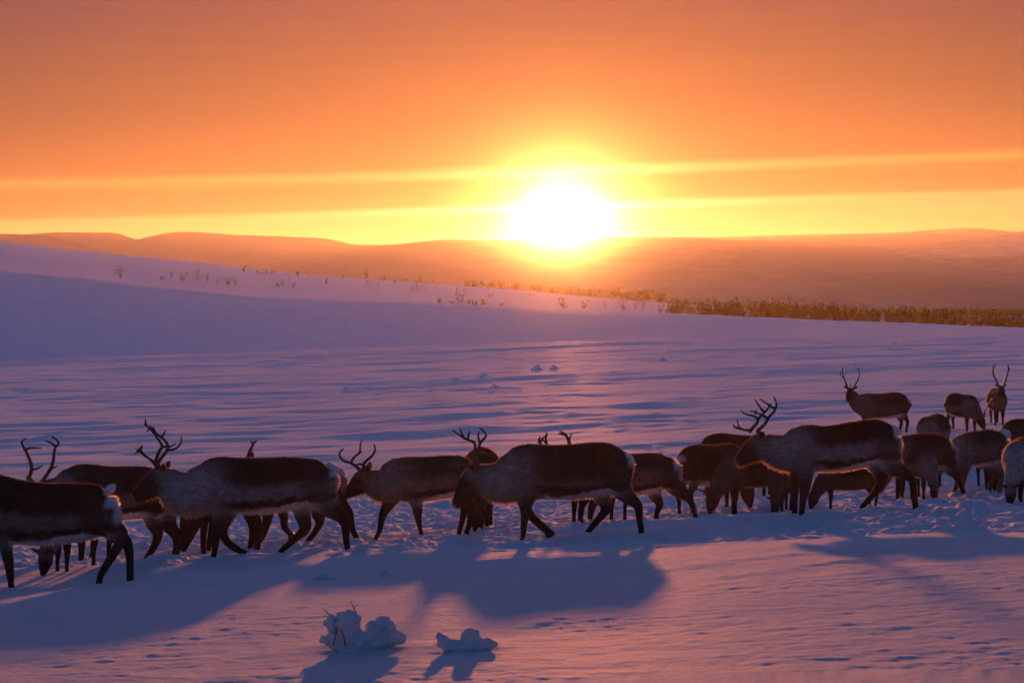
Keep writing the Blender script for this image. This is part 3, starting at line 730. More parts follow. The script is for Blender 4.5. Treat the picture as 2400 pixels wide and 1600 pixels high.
deer('small reindeer grazing under the neck of the big-antlered walker', (530, 1294),
     [(485, 1118, 1195), (510, 1100, 1205), (550, 1096, 1207), (590, 1102, 1195), (608, 1120, 1178)],
     [(495, 1150, 42), (468, 1188, 36), (450, 1212, 29)], [(449, 1215, 28), (443, 1235, 24), (436, 1260, 17), (431, 1278, 12), (429, 1288, 9)],
     [([(500, 1180, 20), (484, 1215, 12), (480, 1255, 9), (480, 1296, 8)], N_, True), ([(510, 1180, 20), (500, 1215, 12), (490, 1255, 9), (486, 1292, 8)], F_, True),
      ([(590, 1150, 32), (596, 1200, 18), (608, 1235, 12), (604, 1292, 10)], N_, True), ([(575, 1160, 30), (580, 1205, 16), (590, 1240, 11), (583, 1290, 9)], F_, True)],
     [], COAT_CALF, fur=2000, pull=0.12)
deer('slim-antlered reindeer walking left with its rump behind the middle one', (950, 1256),
     [(908, 1102, 1160), (925, 1080, 1173), (946, 1068, 1177), (1000, 1067, 1176), (1050, 1064, 1168), (1085, 1066, 1162), (1105, 1076, 1150), (1118, 1095, 1130)],
     [(940, 1120, 54), (908, 1132, 48), (886, 1134, 40), (872, 1124, 32)], [(864, 1122, 32), (846, 1132, 27), (829, 1145, 19), (815, 1155, 13), (809, 1159, 10)],
     [([(968, 1140, 26), (978, 1180, 16), (981, 1210, 10), (985, 1232, 7.5), (988, 1248, 7)], N_, True), ([(935, 1140, 26), (911, 1180, 17), (895, 1210, 11), (888, 1246, 8), (879, 1264, 7)], F_, True),
      ([(1095, 1110, 38), (1092, 1160, 24), (1104, 1190, 12), (1100, 1225, 9), (1094, 1245, 8)], N_, True), ([(1085, 1115, 34), (1078, 1160, 20), (1088, 1190, 12), (1082, 1225, 9), (1076, 1248, 8)], F_, True)],
     [[b3((420, 680), (430, 610), (445, 560), (530, 480), (558, 420), (550, 365)), b3((430, 590), (390, 578), (330, 590))], [b3((400, 690), (360, 635), (285, 585), (200, 560), (150, 495), (192, 432)), b3((280, 585), (310, 525), (370, 470), (380, 390), (392, 335)), b3((372, 470), (392, 462))]],
     coat(back=(0.05, 0.036, 0.022), flank=(0.15, 0.12, 0.09), neck=(0.20, 0.165, 0.14), level=0.55), fur=5000, vox=0.0145)
deer('brown reindeer in the middle walking left with lowered head', (1340, 1256),
     [(1195, 1068, 1163), (1215, 1046, 1171), (1240, 1037, 1171), (1290, 1039, 1172), (1340, 1038, 1172), (1390, 1033, 1168), (1425, 1034, 1161), (1450, 1043, 1148), (1469, 1058, 1130), (1478, 1075, 1108)],
     [(1228, 1103, 60), (1192, 1122, 58), (1165, 1128, 52), (1140, 1122, 40), (1122, 1116, 33)],
     [(1115, 1118, 31), (1099, 1138, 28), (1088, 1156, 23), (1076, 1172, 16), (1068, 1182, 12)],
     [([(1228, 1125, 30), (1226, 1160, 20), (1231, 1195, 13.5), (1228, 1225, 11), (1225, 1256, 8)], N_, True), ([(1245, 1145, 26), (1236, 1188, 13), (1247, 1213, 11), (1272, 1236, 12), (1286, 1248, 11)], F_, False),
      ([(1440, 1095, 48), (1452, 1140, 30), (1477, 1166, 18), (1494, 1183, 12.5), (1498, 1215, 10), (1503, 1255, 9)], N_, True),
      ([(1405, 1120, 42), (1412, 1164, 24), (1422, 1192, 15), (1404, 1218, 11), (1378, 1250, 9)], F_, True)],
     [[b4((355, 430), (365, 360), (370, 290), (385, 215), (400, 190), (440, 140), (415, 95), (385, 72)), b4((390, 205), (372, 150), (378, 105))],
      [b4((335, 430), (340, 350), (345, 270), (330, 215), (275, 190), (215, 160), (150, 115)), b4((250, 185), (225, 140), (210, 95)), b4((278, 190), (285, 150), (296, 118)), b4((240, 410), (185, 410), (122, 378))]],
     coat(back=(0.034, 0.019, 0.013), flank=(0.11, 0.088, 0.075), neck=(0.24, 0.21, 0.185), level=0.36), ((1460, 1064), (1484, 1081)), fur=8000, vox=0.0145)
deer('reindeer behind the middle walker, its hindquarters showing to the right', (1500, 1214),
     [(1390, 1088, 1155), (1405, 1072, 1163), (1440, 1063, 1166), (1490, 1060, 1163), (1530, 1058, 1156), (1560, 1060, 1145), (1576, 1070, 1125), (1585, 1092, 1110)],
     [(1410, 1112, 42), (1375, 1104, 36), (1345, 1096, 30), (1320, 1092, 26)], [(1313, 1092, 25), (1306, 1104, 23, 0.08), (1300, 1118, 17, 0.16), (1297, 1130, 12, 0.22)],
     [([(1405, 1140, 22), (1388, 1182, 11), (1383, 1200, 9), (1382, 1220, 8)], N_, True), ([(1390, 1140, 20), (1368, 1180, 10), (1362, 1200, 9), (1360, 1222, 8)], F_, True),
      ([(1562, 1105, 38), (1582, 1138, 25), (1610, 1163, 13), (1620, 1180, 10), (1628, 1208, 8)], N_, True), ([(1535, 1120, 32), (1535, 1158, 19), (1548, 1182, 11), (1542, 1200, 9), (1539, 1216, 8)], F_, True)],
     [[[p + (0.05,) for p in b4((1090, 290), (1150, 225), (1135, 160), (1110, 125), (1072, 110))], [p + (0.05,) for p in b4((1115, 137), (1085, 132), (1058, 131))]],
      [[p + (-0.03,) for p in b4((960, 290), (905, 220), (893, 185), (906, 163))], [p + (-0.03,) for p in b4((905, 210), (930, 170), (968, 149))]]],
     coat(back=(0.04, 0.027, 0.021), flank=(0.11, 0.085, 0.07), stripe=0.8, level=0.62), fur=3500)
deer('big reindeer with tall branched antlers walking left at the right of the herd', (2000, 1195),
     [(1850, 1018, 1096), (1868, 1001, 1104), (1890, 992, 1107), (1925, 995, 1107), (1960, 993, 1107), (2000, 986, 1101), (2040, 980, 1092), (2068, 981, 1086), (2088, 991, 1072), (2100, 1010, 1052)],
     [(1876, 1050, 54), (1845, 1060, 47), (1815, 1054, 40), (1793, 1046, 34)],
     [(1783, 1045, 32), (1767, 1054, 28), (1751, 1066, 22), (1738, 1077, 16), (1729, 1083, 13)],
     [([(1888, 1060, 30), (1886, 1108, 20), (1883, 1145, 14), (1879, 1170, 11), (1876, 1197, 9)], N_, True), ([(1875, 1070, 26), (1868, 1112, 17), (1866, 1150, 11), (1865, 1194, 9)], F_, True),
      ([(2068, 1045, 46), (2085, 1085, 29), (2117, 1108, 15), (2133, 1122, 12), (2138, 1155, 10.5), (2142, 1192, 9)], N_, True),
      ([(2050, 1060, 40), (2066, 1105, 22), (2070, 1130, 14), (2050, 1160, 10), (2026, 1188, 9)], F_, True)],
     [[b5((915, 470), (925, 450), (1000, 370), (1040, 290), (1100, 220), (1127, 130), (1095, 45)), b5((1108, 180), (1062, 160), (992, 112), (930, 66)), b5((1055, 155), (1052, 122)), b5((1010, 295), (975, 275), (915, 250), (815, 210)), b5((880, 245), (880, 205))],
      [b5((830, 475), (860, 440), (920, 380), (945, 325), (1000, 270), (1060, 210), (1085, 165)), b5((1010, 240), (960, 178), (905, 92)), b5((940, 325), (885, 292), (790, 272), (728, 230)), b5((840, 465), (740, 455), (702, 420), (680, 345)), b5((720, 445), (650, 430), (634, 402))]],
     coat(back=(0.026, 0.016, 0.012), flank=(0.20, 0.17, 0.155), neck=(0.25, 0.22, 0.205), level=0.55), ((2082, 1000), (2110, 1015)), fur=8000, vox=0.0145)
deer('short-legged reindeer walking just right of the tall-antlered one', (2165, 1160),
     [(2085, 1034, 1096), (2105, 1022, 1107), (2140, 1016, 1109), (2175, 1013, 1106), (2205, 1015, 1098), (2223, 1025, 1085), (2231, 1042, 1068)],
     [(2108, 1062, 40), (2086, 1088, 31), (2070, 1108, 25)], [(2070, 1110, 24), (2064, 1128, 19), (2060, 1143, 13), (2058, 1153, 9)],
     [([(2112, 1085, 18), (2104, 1115, 11), (2102, 1138, 8), (2100, 1160, 7)], N_, True), ([(2122, 1085, 18), (2120, 1115, 11), (2119, 1138, 8), (2118, 1158, 7)], F_, True),
      ([(2212, 1060, 32), (2220, 1090, 20), (2237, 1113, 11), (2246, 1132, 8.5), (2254, 1153, 7.5)], N_, True), ([(2195, 1075, 28), (2197, 1106, 15), (2203, 1127, 9), (2199, 1145, 8), (2196, 1159, 7)], F_, True)],
     [], coat(level=0.62, back=(0.024, 0.015, 0.012), flank=(0.085, 0.065, 0.055), stripe=1.0), fur=3500)
deer('pale-bellied reindeer with white rump near the right edge', (2290, 1150),
     [(2232, 1032, 1080), (2250, 1018, 1088), (2275, 1010, 1092), (2305, 1005, 1094), (2332, 1003, 1086), (2350, 1009, 1070), (2360, 1018, 1055)],
     [(2255, 1052, 36), (2230, 1068, 28), (2213, 1078, 23)], [(2210, 1080, 21), (2203, 1092, 17), (2197, 1105, 11), (2194, 1114, 8)],
     [([(2262, 1070, 20), (2248, 1108, 11), (2239, 1130, 8), (2233, 1150, 7)], N_, True), ([(2275, 1070, 20), (2266, 1108, 10), (2262, 1128, 8), (2259, 1146, 7)], F_, True),
      ([(2340, 1050, 30), (2334, 1085, 17), (2342, 1110, 9), (2340, 1130, 8), (2337, 1150, 7)], N_, True), ([(2328, 1055, 28), (2322, 1088, 15), (2328, 1112, 9), (2325, 1148, 7)], F_, True)],
     [], coat(back=(0.04, 0.031, 0.027), flank=(0.12, 0.10, 0.09), leg=(0.1, 0.075, 0.062), level=0.6), ((2352, 1012), (2366, 1022)), fur=3000)

# the common build, in the middle animal's pixels, for those seen from other sides
T_TORSO = [(1197, 1068, 1160), (1215, 1047, 1170), (1240, 1037, 1172), (1290, 1039, 1176), (1340, 1038, 1178), (1390, 1033, 1172), (1425, 1034, 1162), (1450, 1043, 1148), (1469, 1058, 1130), (1478, 1075, 1108)]
T_NECK = {'graze': [(1228, 1105, 58), (1192, 1135, 48), (1166, 1172, 37), (1150, 1200, 29)], 'up': [(1228, 1100, 60), (1196, 1090, 50), (1174, 1068, 40), (1160, 1046, 32)],
          'walk': [(1228, 1103, 60), (1192, 1115, 54), (1165, 1112, 46), (1142, 1104, 36)], 'dip': [(1228, 1104, 58), (1190, 1128, 50), (1160, 1148, 40), (1140, 1164, 31)]}
T_HEAD = {'graze': [(1149, 1204, 29), (1144, 1222, 26), (1139, 1238, 19), (1136, 1250, 13), (1135, 1256, 10)], 'up': [(1155, 1036, 30), (1137, 1046, 27), (1118, 1060, 20), (1102, 1071, 14), (1094, 1076, 11)],
          'walk': [(1135, 1104, 31), (1118, 1118, 28), (1102, 1134, 22), (1089, 1147, 15), (1082, 1154, 11)], 'dip': [(1137, 1166, 30), (1126, 1184, 27), (1116, 1202, 20), (1108, 1216, 14), (1104, 1223, 11)]}
T_LEGS = [([(1230, 1125, 30), (1227, 1165, 19), (1229, 1198, 12.5), (1227, 1228, 9.5), (1227, 1256, 9)], 1, True), ([(1238, 1125, 30), (1240, 1165, 18), (1243, 1198, 12.5), (1241, 1228, 9.5), (1241, 1256, 9)], -1, True),
          ([(1440, 1095, 48), (1436, 1140, 29), (1452, 1172, 15), (1462, 1190, 12), (1456, 1222, 9.5), (1454, 1256, 9)], 1, True), ([(1432, 1100, 46), (1424, 1142, 28), (1438, 1174, 15), (1447, 1191, 12), (1440, 1222, 9.5), (1437, 1256, 9)], -1, True)]
def antler_pair(style, size=1.0, pitch=0.0, both=True):
    if style == 'lyre': L = [[(0, 0, .035, .017), (-.06, .12, .10, .016), (-.08, .28, .17, .014), (-.03, .42, .18, .011), (.05, .50, .12, .007)], [(-.07, .24, .16, .010), (.01, .33, .21, .009), (.03, .40, .20, .005)],
                             [(0, .02, .035, .012), (.09, .07, .05, .010), (.14, .14, .06, .006)], [(-.02, .42, .17, .009), (-.08, .50, .22, .005)]]
    elif style == 'narrow': L = [[(0, 0, .04, .021), (-.05, .13, .09, .020), (-.07, .28, .155, .018), (-.03, .42, .165, .014), (.03, .49, .125, .009)], [(-.06, .34, .16, .013), (.01, .42, .19, .008)], [(-.04, .10, .08, .013), (.05, .16, .11, .008)], [(-.03, .42, .165, .012), (-.07, .50, .175, .007)]]
    else: L = [[(0, 0, .035, .016), (-.08, .10, .09, .014), (-.10, .24, .15, .012), (-.04, .36, .16, .008)], [(-.09, .2, .14, .009), (-.02, .29, .18, .006)], [(0, .02, .04, .011), (.10, .07, .05, .006)]]
    return [dict(side=s, lines=L, size=size, pitch=pitch) for s in ((1, -1) if both else (1,))]
def gdeer(label, base, heading, size, pose, coat=COAT, antlers=(), yaw=0, fur=2200, legs=None, pull=0.0):
    deer(label, (1340, 1258), T_TORSO, T_NECK[pose], T_HEAD[pose], legs or T_LEGS, antlers, coat, None, heading, size, base, pull, dict(yaw=yaw), 0.0205, fur)
GP = math.radians(75)
gdeer('reindeer grazing under the belly of the cut-off one at left', (192, 1328), 70, 0.72, 'graze', COAT_GREY, (), 0, 2000)
gdeer('brown reindeer grazing head-on behind the lowered head of the middle walker', (1128, 1238), 88, 0.97, 'graze', COAT_BROWN, antler_pair('short', 0.6, GP), 0, 3000)
gdeer('reindeer standing hidden behind the middle walker, antler tips just showing', (1402, 1220), 50, 0.88, 'walk', COAT_BROWN, antler_pair('narrow', 1.05), 10)
gdeer('brown reindeer with its round rump towards us left of the grazing cluster', (1660, 1199), 222, 0.92, 'graze', COAT_BROWN, (), 0, 3000)
gdeer('dark reindeer grazing below the muzzle of the tall-antlered one', (1782, 1197), 22, 0.82, 'graze', coat(back=(0.042, 0.024, 0.017), flank=(0.075, 0.05, 0.038), neck=(0.09, 0.064, 0.05), stripe=0.3), antler_pair('short', 0.8, GP), 8, 3500)
gdeer('reindeer showing just a brown back behind the antlers of the tall-antlered one', (1728, 1160), 165, 0.95, 'graze', COAT_BROWN)
gdeer('dark reindeer grazing head-on between the front legs of the tall-antlered one', (1826, 1197), 78, 0.72, 'graze', COAT_CALF, (), 0)
gdeer('small dark calf grazing under the belly of the tall-antlered reindeer', (1996, 1190), 8, 0.60, 'graze', COAT_CALF, (), 0, 2600)
gdeer('antlered reindeer standing alone on the snow above the tall-antlered one', (2072, 1020), 14, 0.96, 'up', coat(back=(0.026, 0.019, 0.016), flank=(0.065, 0.053, 0.047), neck=(0.085, 0.075, 0.07), level=0.5, stripe=0.7), antler_pair('lyre', 1.0), 48, 3000)
gdeer('grazing reindeer with humped back between the walkers and the far trio', (2188, 1092), 62, 0.92, 'graze', COAT_GREY)
gdeer('far reindeer grazing with one antler raised beside the head-on one', (2252, 1014), 108, 0.88, 'dip', coat(back=(0.022, 0.016, 0.014), flank=(0.085, 0.073, 0.067), neck=(0.11, 0.098, 0.092), stripe=1.0), antler_pair('lyre', 0.95, math.radians(20)), 12, 2600)
gdeer('reindeer facing us with narrow upright antlers at upper right', (2336, 996), 84, 0.86, 'up', coat(back=(0.03, 0.024, 0.021), flank=(0.07, 0.06, 0.054), neck=(0.085, 0.076, 0.07)), antler_pair('narrow', 1.15), 10, 2600)
gdeer('dark reindeer back rising at the right edge behind the white-rumped one', (2452, 1128), 5, 1.0, 'graze', COAT_BROWN)
gdeer('pale reindeer grazing at the right edge', (2392, 1174), 66, 0.84, 'graze', COAT_PALE, antler_pair('short', 0.6, GP), -6, 3600)
gdeer('reindeer grazing with antlers in the snow under the white-rumped one', (2312, 1140), 88, 0.68, 'graze', COAT_BROWN, antler_pair('short', 0.9, GP), 0)
gdeer('greyish reindeer grazing head-on under the short-legged one', (2160, 1164), 95, 0.70, 'graze', COAT_GREY, (), 0)
build_reindeer()
# ------------------------------------------------------------------ bare mountain birches on the ridge
M_BARK = plain_material('birch_bark', (0.022, 0.009, 0.007), 1.0, 0.0, 0, 12)
M_TWIG = plain_material('birch_twigs', (0.030, 0.005, 0.002), 1.0, 0.0, 0, 12)
def stick(bag, p0, p1, r0, r1):
    p0 = np.array(p0, float); p1 = np.array(p1, float); d = p1-p0; d /= np.linalg.norm(d)+1e-9
    a = np.cross(d, (0.31, 0.8, 0.5)); a /= np.linalg.norm(a)+1e-9; b = np.cross(d, a); R = []
    for p, r in ((p0, r0), (p1, r1)):
        for k in range(3):
            t = k*2*math.pi/3; R.append(p+(a*math.cos(t)+b*math.sin(t))*r)
    bag.add(np.array(R), np.array([[0, 1, 4, 3], [1, 2, 5, 4], [2, 0, 3, 5]]), np.array([[3, 4, 5]]))
def birch(seed, h, stems, spread, dens, wood, twig, thick=1.0):
    rg = random.Random(seed)
    for s in range(stems):
        a = rg.uniform(0, 6.28); lean = rg.uniform(0.05, 0.4)*spread
        p = np.array((math.cos(a)*0.12*stems*0.3, math.sin(a)*0.12*stems*0.3, -0.25)); d = np.array((math.cos(a)*lean, math.sin(a)*lean, 1.0)); hh = h*rg.uniform(0.75, 1.0)
        n = 5; r = 0.045*h/2.6
        for i in range(n):
            d = d+np.array((rg.uniform(-.16, .16), rg.uniform(-.16, .16), 0)); q = p+d/np.linalg.norm(d)*hh/n
            stick(wood, p, q, r*(1-i/n*0.75), r*(1-(i+1)/n*0.75))
            if i >= 1:
                for b in range(dens):
                    t = rg.random(); bp = p+(q-p)*t; ba = rg.uniform(0, 6.28); up = rg.uniform(0.35, 1.1); ln = hh*rg.uniform(0.14, 0.34)*(1.15-i/n*0.6)
                    bd = np.array((math.cos(ba), math.sin(ba), up)); bd /= np.linalg.norm(bd); bq = bp+bd*ln
                    stick(twig, bp, bq, 0.017*thick, 0.010*thick)
                    for c in range(3):
                        t2 = rg.uniform(0.35, 1.0); cp = bp+(bq-bp)*t2; cd = bd+np.array((rg.uniform(-.8, .8), rg.uniform(-.8, .8), rg.uniform(-.2, .7))); cd /= np.linalg.norm(cd)
                        stick(twig, cp, cp+cd*ln*rg.uniform(0.35, 0.6), 0.012*thick, 0.006*thick)
            p = q
def build_trees():
    kinds = []
    for k, (h, st, sp, de) in enumerate(((2.4, 2, 1.0, 5), (1.7, 3, 1.6, 4), (2.8, 1, 0.6, 7), (1.3, 4, 2.0, 4), (2.1, 3, 1.2, 5))):
        w, t = Bag(), Bag(); birch(100+k, h, st, sp, de, w, t, 1.35)
        kinds.append((w.mesh('birch_trunk', M_BARK, False), t.mesh('birch_crown', M_TWIG, False)))
    z8 = lambda a, b: (200+a/2.138, 560+b/2.138); z7 = lambda a, b: (1300+a/2.138, 640+b/2.138)
    slope = 'small bare birch among the scattered ones on the left snow slope'; edge = 'tiny bare birch standing along the crest left of the sun'; dip = 'bare birch in the loose row below the sun'; row = 'bare birch in the lower row before the dark wood'
    L = [((178, 198), 1.3, 0, 'lone bushy birch farthest left on the snow slope')]
    L += [(p, s, 1, slope) for p, s in (((385, 205), .8), ((430, 190), .7), ((487, 212), 1.2), ((553, 215), 1.25), ((610, 222), .9), ((655, 225), .6), ((717, 235), 1.1), ((757, 237), .9), ((995, 237), .8), ((1025, 214), .6), ((1043, 245), .7), ((1205, 226), 1.0), ((1410, 228), .7), ((1475, 262), .8), ((1640, 262), .7), ((1668, 266), 1.2), ((1700, 262), .6))]
    L += [((968, 240), 1.15, 3, 'widest dark bush low on the left snow slope')]
    L += [(p, s, 2, edge) for p, s in (((795, 166), .9), ((860, 171), .7), ((900, 174), 1.0), ((935, 174), .8), ((1110, 188), .5), ((1290, 202), .5), ((1475, 210), .6), ((1497, 210), .6), ((1548, 226), .7), ((1610, 218), .6), ((1685, 220), .8), ((1740, 222), .6))]
    L += [((1060, 184), 1.0, 3, 'broad low bush on the crest above the left slope'), ((1420, 206), 1.15, 0, 'tallest birch on the crest midway to the sun')]
    L += [(p, s, 3, dip) for p, s in (((1775, 322), 1.2), ((1835, 326), .9), ((1920, 322), 1.1), ((1950, 332), 1.3), ((2000, 332), 1.5), ((2030, 292), 1.1), ((2085, 336), .9), ((2240, 290), 1.0))]
    L += [((1875, 331), 1.7, 0, 'biggest bare birch of the loose row below the sun')]
    L2 = [((45, 180), 1.6), ((145, 182), 1.2), ((260, 186), 1.0), ((345, 190), 1.5), ((400, 192), 1.1), ((440, 195), 1.2), ((485, 197), .8), ((530, 200), 1.2), ((560, 201), 1.1), ((600, 205), 1.6), ((655, 207), 1.5), ((690, 208), .9), ((735, 210), 1.7), ((765, 211), 1.5), ((795, 213), 1.6), ((850, 216), 1.5), ((905, 218), 1.4), ((955, 221), 1.3), ((1010, 224), 1.2)]
    rg = random.Random(5); n = 0
    def plant(p, sc, k, label):
        x, y, z = cast(p[0], p[1], 100, 1000)
        root = bpy.data.objects.new('birch_tree', None); COL.objects.link(root); root.location = (x, y, z); root.rotation_euler = (0, 0, rg.uniform(0, 6.28)); q = sc*y/480.0*1.15; root.scale = (q*1.05, q*1.05, q)
        tag(root, label, 'tree', 'bare birches on the snowy ridge')
        kk = kinds[(k+rg.randint(0, 4)) % 5] if k == 1 or k == 2 else kinds[k]
        obj('trunk', kk[0], root); obj('crown', kk[1], root)
    ORD = ['first', 'second', 'third', 'fourth', 'fifth', 'sixth', 'seventh', 'eighth', 'ninth', 'tenth', 'eleventh', 'twelfth', 'thirteenth', 'fourteenth', 'fifteenth', 'sixteenth', 'seventeenth', 'eighteenth', 'nineteenth']
    L = [(z8(*p), s, k, lab) for p, s, k, lab in L]+[(z7(*p), s, 1, row) for p, s in L2]
    for kind in (slope, edge, dip, row):
        for i, it in enumerate(sorted([it for it in L if it[3] == kind], key=lambda it: it[0][0])): plant(it[0], it[1], it[2], ORD[i]+' from the left: '+kind)
    for it in L:
        if it[3] not in (slope, edge, dip, row): plant(*it)
    # the wood along the ridge crest, too dense to tell apart
    w = Bag(); rg2 = random.Random(9); small = []
    for k in range(7):
        a = Bag(); birch(300+k, rg2.uniform(1.7, 2.7), 2, 1.5, 3, a, a, 2.3); small.append((np.concatenate(a.v), np.concatenate(a.q), np.concatenate(a.t)))
    cnt = 0
    for i in range(760):
        f = rg2.random(); c = 1085+1400*f
        back = 680+rg2.uniform(-20, 120)*(0.3+f) if rg2.random() < 0.6 else rg2.uniform(480, 700)
        if back < 650 and c < 1640: continue
        tall = 1.0
        if c > 1560: back = 320+(back-480)*(0.35 if rg2.random() < 0.5 else 0.8); tall = 1.0+0.22*min(1.0, (c-1560)/200.0)
        x = (c-CX)/FPX*back; y = back; z = float(ground_z(x, y, False)[0]); v, q, t = small[rg2.randrange(7)]
        sc = (0.55+0.75*min(1, f*2.2))*rg2.uniform(0.7, 1.2)*y/480.0*1.25*tall; an = rg2.uniform(0, 6.28); R = np.array([[math.cos(an), -math.sin(an), 0], [math.sin(an), math.cos(an), 0], [0, 0, 1]])
        w.add(v@R.T*sc+np.array((x, y, z)), q, t); cnt += 1
    o = obj('birch_wood', w.mesh('birch_wood', M_TWIG, False)); tag(o, 'dark band of leafless birch wood along the ridge crest', kind='stuff')
    print('WOOD', cnt, len(o.data.polygons))

# ------------------------------------------------------------------ snow-laden shrubs and clumps
def blob_mesh(blobs, vox, rough, seed):
    """blobs (x, y, z, rx, ry, rz) fused into one lumpy snow body"""
    bag = Bag()
    for (x, y, z, rx, ry, rz) in blobs:
        bm = bmesh.new(); bmesh.ops.create_icosphere(bm, subdivisions=3, radius=1.0)
        V = np.array([v.co[:] for v in bm.verts]); T = np.array([[v.index for v in f.verts] for f in bm.faces]); bm.free()
        n = noise2(V[:, 0]*1.7+x*9+seed, V[:, 2]*1.7+V[:, 1]*1.3+z*5, seed)+0.5*noise2(V[:, 0]*4+seed, V[:, 2]*4+V[:, 1]*3, seed+1)
        V = V*(1+rough*n)[:, None]*np.array((rx, ry, rz))+np.array((x, y, z)); bag.add(V, np.zeros((0, 4), int), T)
    me = bag.mesh('raw', None); o = bpy.data.objects.new('tmp', me); COL.objects.link(o)
    m = o.modifiers.new('r', 'REMESH'); m.mode = 'VOXEL'; m.voxel_size = vox; m.use_smooth_shade = True
    s = o.modifiers.new('s', 'SMOOTH'); s.factor = 0.5; s.iterations = 3
    out = bpy.data.meshes.new_from_object(o.evaluated_get(bpy.context.evaluated_depsgraph_get())); bpy.data.objects.remove(o); bpy.data.meshes.remove(me)
    n = len(out.vertices); V = np.empty(n*3, np.float32); out.vertices.foreach_get('co', V); V = V.reshape(-1, 3).astype(float); N = np.empty(n*3, np.float32); out.vertices.foreach_get('normal', N); N = N.reshape(-1, 3)
    k = vox*4.5; amp = vox*(1.8*fbm(V[:, 0]/k/2+seed, (V[:, 2]+0.6*V[:, 1])/k/2, seed+3, 3, 0.6)+1.5*noise2(V[:, 1]/k+V[:, 0]/k, V[:, 2]/k*1.3, seed+9))
    out.vertices.foreach_set('co', (V+N*amp[:, None]).astype(np.float32).ravel()); out.update()
    out.materials.clear(); out.materials.append(M_SNOW); out.polygons.foreach_set('use_smooth', np.ones(len(out.polygons), dtype=bool))
    return out
def pxblobs(base, L, depth=0.8):
    X, Y, Z = cast(base[0], base[1], 6, 300); s = FPX/Y; out = []
    for q in L:
        cx, cy, rx, rz = q[:4]; dy = q[4] if len(q) > 4 else 0.0
        out.append(((cx-base[0])/s, dy, (base[1]-cy)/s, rx/s, max(rx, rz)*depth/s, rz/s))
    return (X, Y, Z), s, out
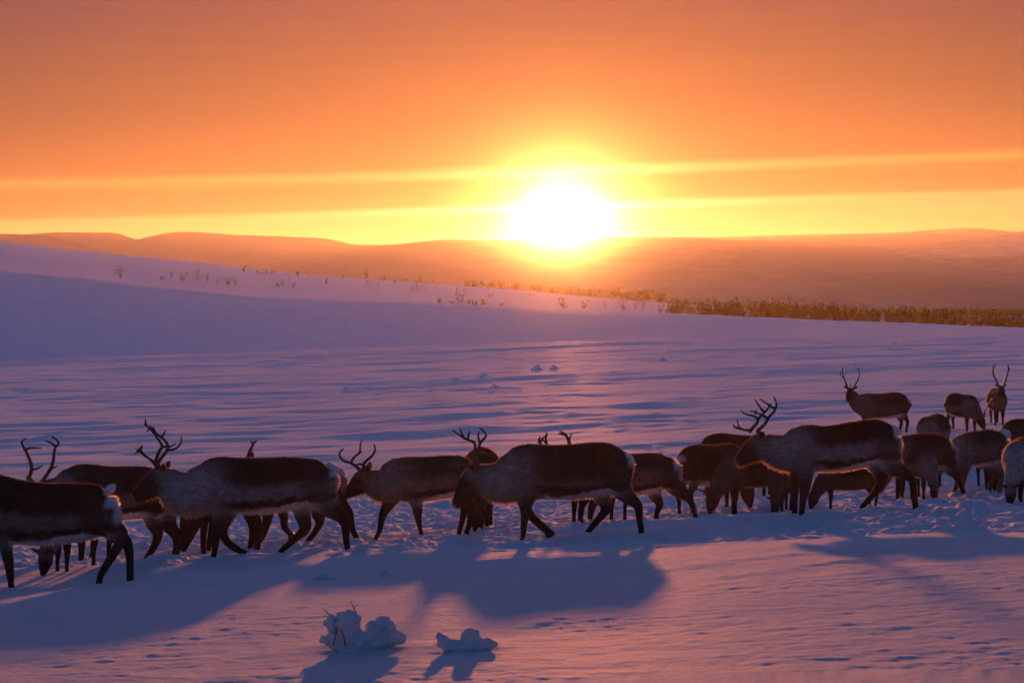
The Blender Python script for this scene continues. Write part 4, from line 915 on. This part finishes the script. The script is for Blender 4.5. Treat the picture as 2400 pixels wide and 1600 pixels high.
def build_clumps():
    (X, Y, Z), s, B = pxblobs((830, 1522), [(819, 1470, 25, 48), (806, 1452, 17, 26), (776, 1456, 12, 24), (764, 1452, 7, 9), (770, 1440, 5, 7), (790, 1492, 26, 28, 0.03), (869, 1478, 15, 30), (896, 1450, 11, 13), (906, 1464, 10, 13), (921, 1488, 29, 20), (885, 1496, 30, 22), (830, 1512, 50, 20, 0.02), (762, 1494, 14, 14, 0.02), (845, 1490, 18, 22, -0.03), (890, 1472, 14, 16), (908, 1476, 14, 12)])
    rg = random.Random(4)
    for i in range(70):                                   # crusted crumbs sitting on the load
        bx, by, bz, rx, ry, rz = B[rg.randrange(len(B))]; t = rg.uniform(0, 6.28); h = rg.uniform(0.1, 1.0); k = math.sqrt(1-h*h)
        r = rg.uniform(4, 9)/s; B.append((bx+rx*k*math.cos(t)*0.95, by+ry*k*math.sin(t)*0.95, bz+rz*h*0.95, r*rg.uniform(.8, 1.5), r, r*rg.uniform(.7, 1.2)))
    root = bpy.data.objects.new('snowy_shrub', None); COL.objects.link(root); root.location = (X, Y, Z-0.015)
    tag(root, 'snow-laden shrub with bare twigs poking out in the foreground', 'shrub')
    obj('snow_load', blob_mesh(B, 0.006, 0.2, 3), root)
    for (a, b, r, dy) in (((838, 1446), (822, 1400), .0035, .0), ((778, 1446), (755, 1418), .003, .02), ((783, 1500), (792, 1455), .003, -.06), ((812, 1500), (801, 1458), .003, -.07), ((770, 1440), (757, 1436), .003, .0), ((905, 1455), (912, 1436), .0025, 0.01)):
        bag = Bag(); p0 = np.array(((a[0]-830)/s, dy, (1522-a[1])/s)); p1 = np.array(((b[0]-830)/s, dy, (1522-b[1])/s))
        stick(bag, p0, (p0+p1)/2+np.array((.004, 0, 0)), r, r*.8); stick(bag, (p0+p1)/2+np.array((.004, 0, 0)), p1, r*.8, r*.45)
        d = (p1-p0)*0.25; stick(bag, p0+(p1-p0)*.6, p0+(p1-p0)*.6+np.array((d[2]*.8, 0, abs(d[2])*.9)), r*.6, r*.3)
        obj('twig', bag.mesh('twig', M_TWIG, False), root)
    def clump(name, label, base, L, rough=0.14, seed=0, group=None, depth=0.8, vox=0.30):
        loc, sc, B = pxblobs(base, L, depth); m = min(min(b[3], b[5]) for b in B); rg = random.Random(seed+50)
        for i in range(26 if name == 'snow_mound' else 6):
            bx, by, bz, rx, ry, rz = B[rg.randrange(len(L))]; t = rg.uniform(0, 6.28); h = rg.uniform(0.1, 0.95); k = math.sqrt(1-h*h)
            r = m*rg.uniform(.45, .8); B.append((bx+rx*k*math.cos(t)*0.95, by+ry*k*math.sin(t)*0.95, bz+rz*h*0.9, r*rg.uniform(.8, 1.6), r, r*rg.uniform(.6, 1.1)))
        o = obj(name, blob_mesh(B, max(0.006, m*vox), rough, seed)); o.location = (loc[0], loc[1], loc[2]-0.01); tag(o, label, 'snow clump', group); return o
    clump('snow_mound', 'low snow mound with a rounded knob right of the foreground shrub', (1095, 1522), [(1102, 1482, 14, 18), (1103, 1496, 24, 20), (1040, 1496, 16, 11), (1050, 1506, 32, 15), (1095, 1510, 50, 17, .02), (1138, 1505, 24, 11, .02)], seed=8, vox=0.5)
    clump('snow_clump', 'leftmost of three small snow clumps above the foreground shrub', (757, 1356), [(755, 1350, 18, 12), (770, 1354, 14, 6), (741, 1355, 12, 6)], seed=11)
    clump('snow_clump', 'middle and smallest of three snow clumps above the foreground shrub', (829, 1352), [(829, 1349, 12, 7), (821, 1351, 8, 4)], seed=12)
    clump('snow_clump', 'rightmost and tallest of three small snow clumps above the foreground shrub', (905, 1348), [(903, 1341, 10, 13), (912, 1346, 10, 7), (897, 1347, 9, 6)], seed=13)
    far = [((812, 918), 14, 8, 'spiky snow clump nearest the herd on the mid snowfield'), ((832, 919), 12, 5, 'low snow clump in the cluster left of centre on the mid snowfield'), ((851, 917), 7, 5, 'smallest snow clump in the cluster left of centre on the mid snowfield'), ((887, 924), 8, 3, 'faint flat snow clump just right of the left cluster on the mid snowfield'),
           ((1019, 905), 10, 4, 'shallow snow clump above the slim-antlered reindeer on the mid snowfield'), ((1070, 890), 7, 4, 'tiny snow clump left of the twin ones on the mid snowfield'), ((1133, 883), 15, 7, 'broad snow clump below the sun on the mid snowfield'), ((1159, 908), 9, 6, 'snow clump directly above the antlers of the middle walker'),
           ((1259, 866), 13, 7, 'left and larger of the twin snow clumps under the sun'), ((1299, 864), 10, 6, 'right and smaller of the twin snow clumps under the sun'), ((1555, 843), 6, 5, 'lone snow clump right of the sun on the mid snowfield'), ((2097, 808), 8, 4, 'lone snow clump high on the right of the snowfield')]
    for i, (b, rx, rz, lab) in enumerate(far):
        clump('snow_clump', lab, b, [(b[0], b[1]-rz*0.6, rx*0.55, rz), (b[0]-rx*0.5, b[1]-1, rx*0.6, rz*0.5), (b[0]+rx*0.6, b[1]-1, rx*0.5, rz*0.55)], 0.3, 20+i, 'snow clumps on the mid snowfield', 0.9, 0.3)
build_trees(); build_clumps()
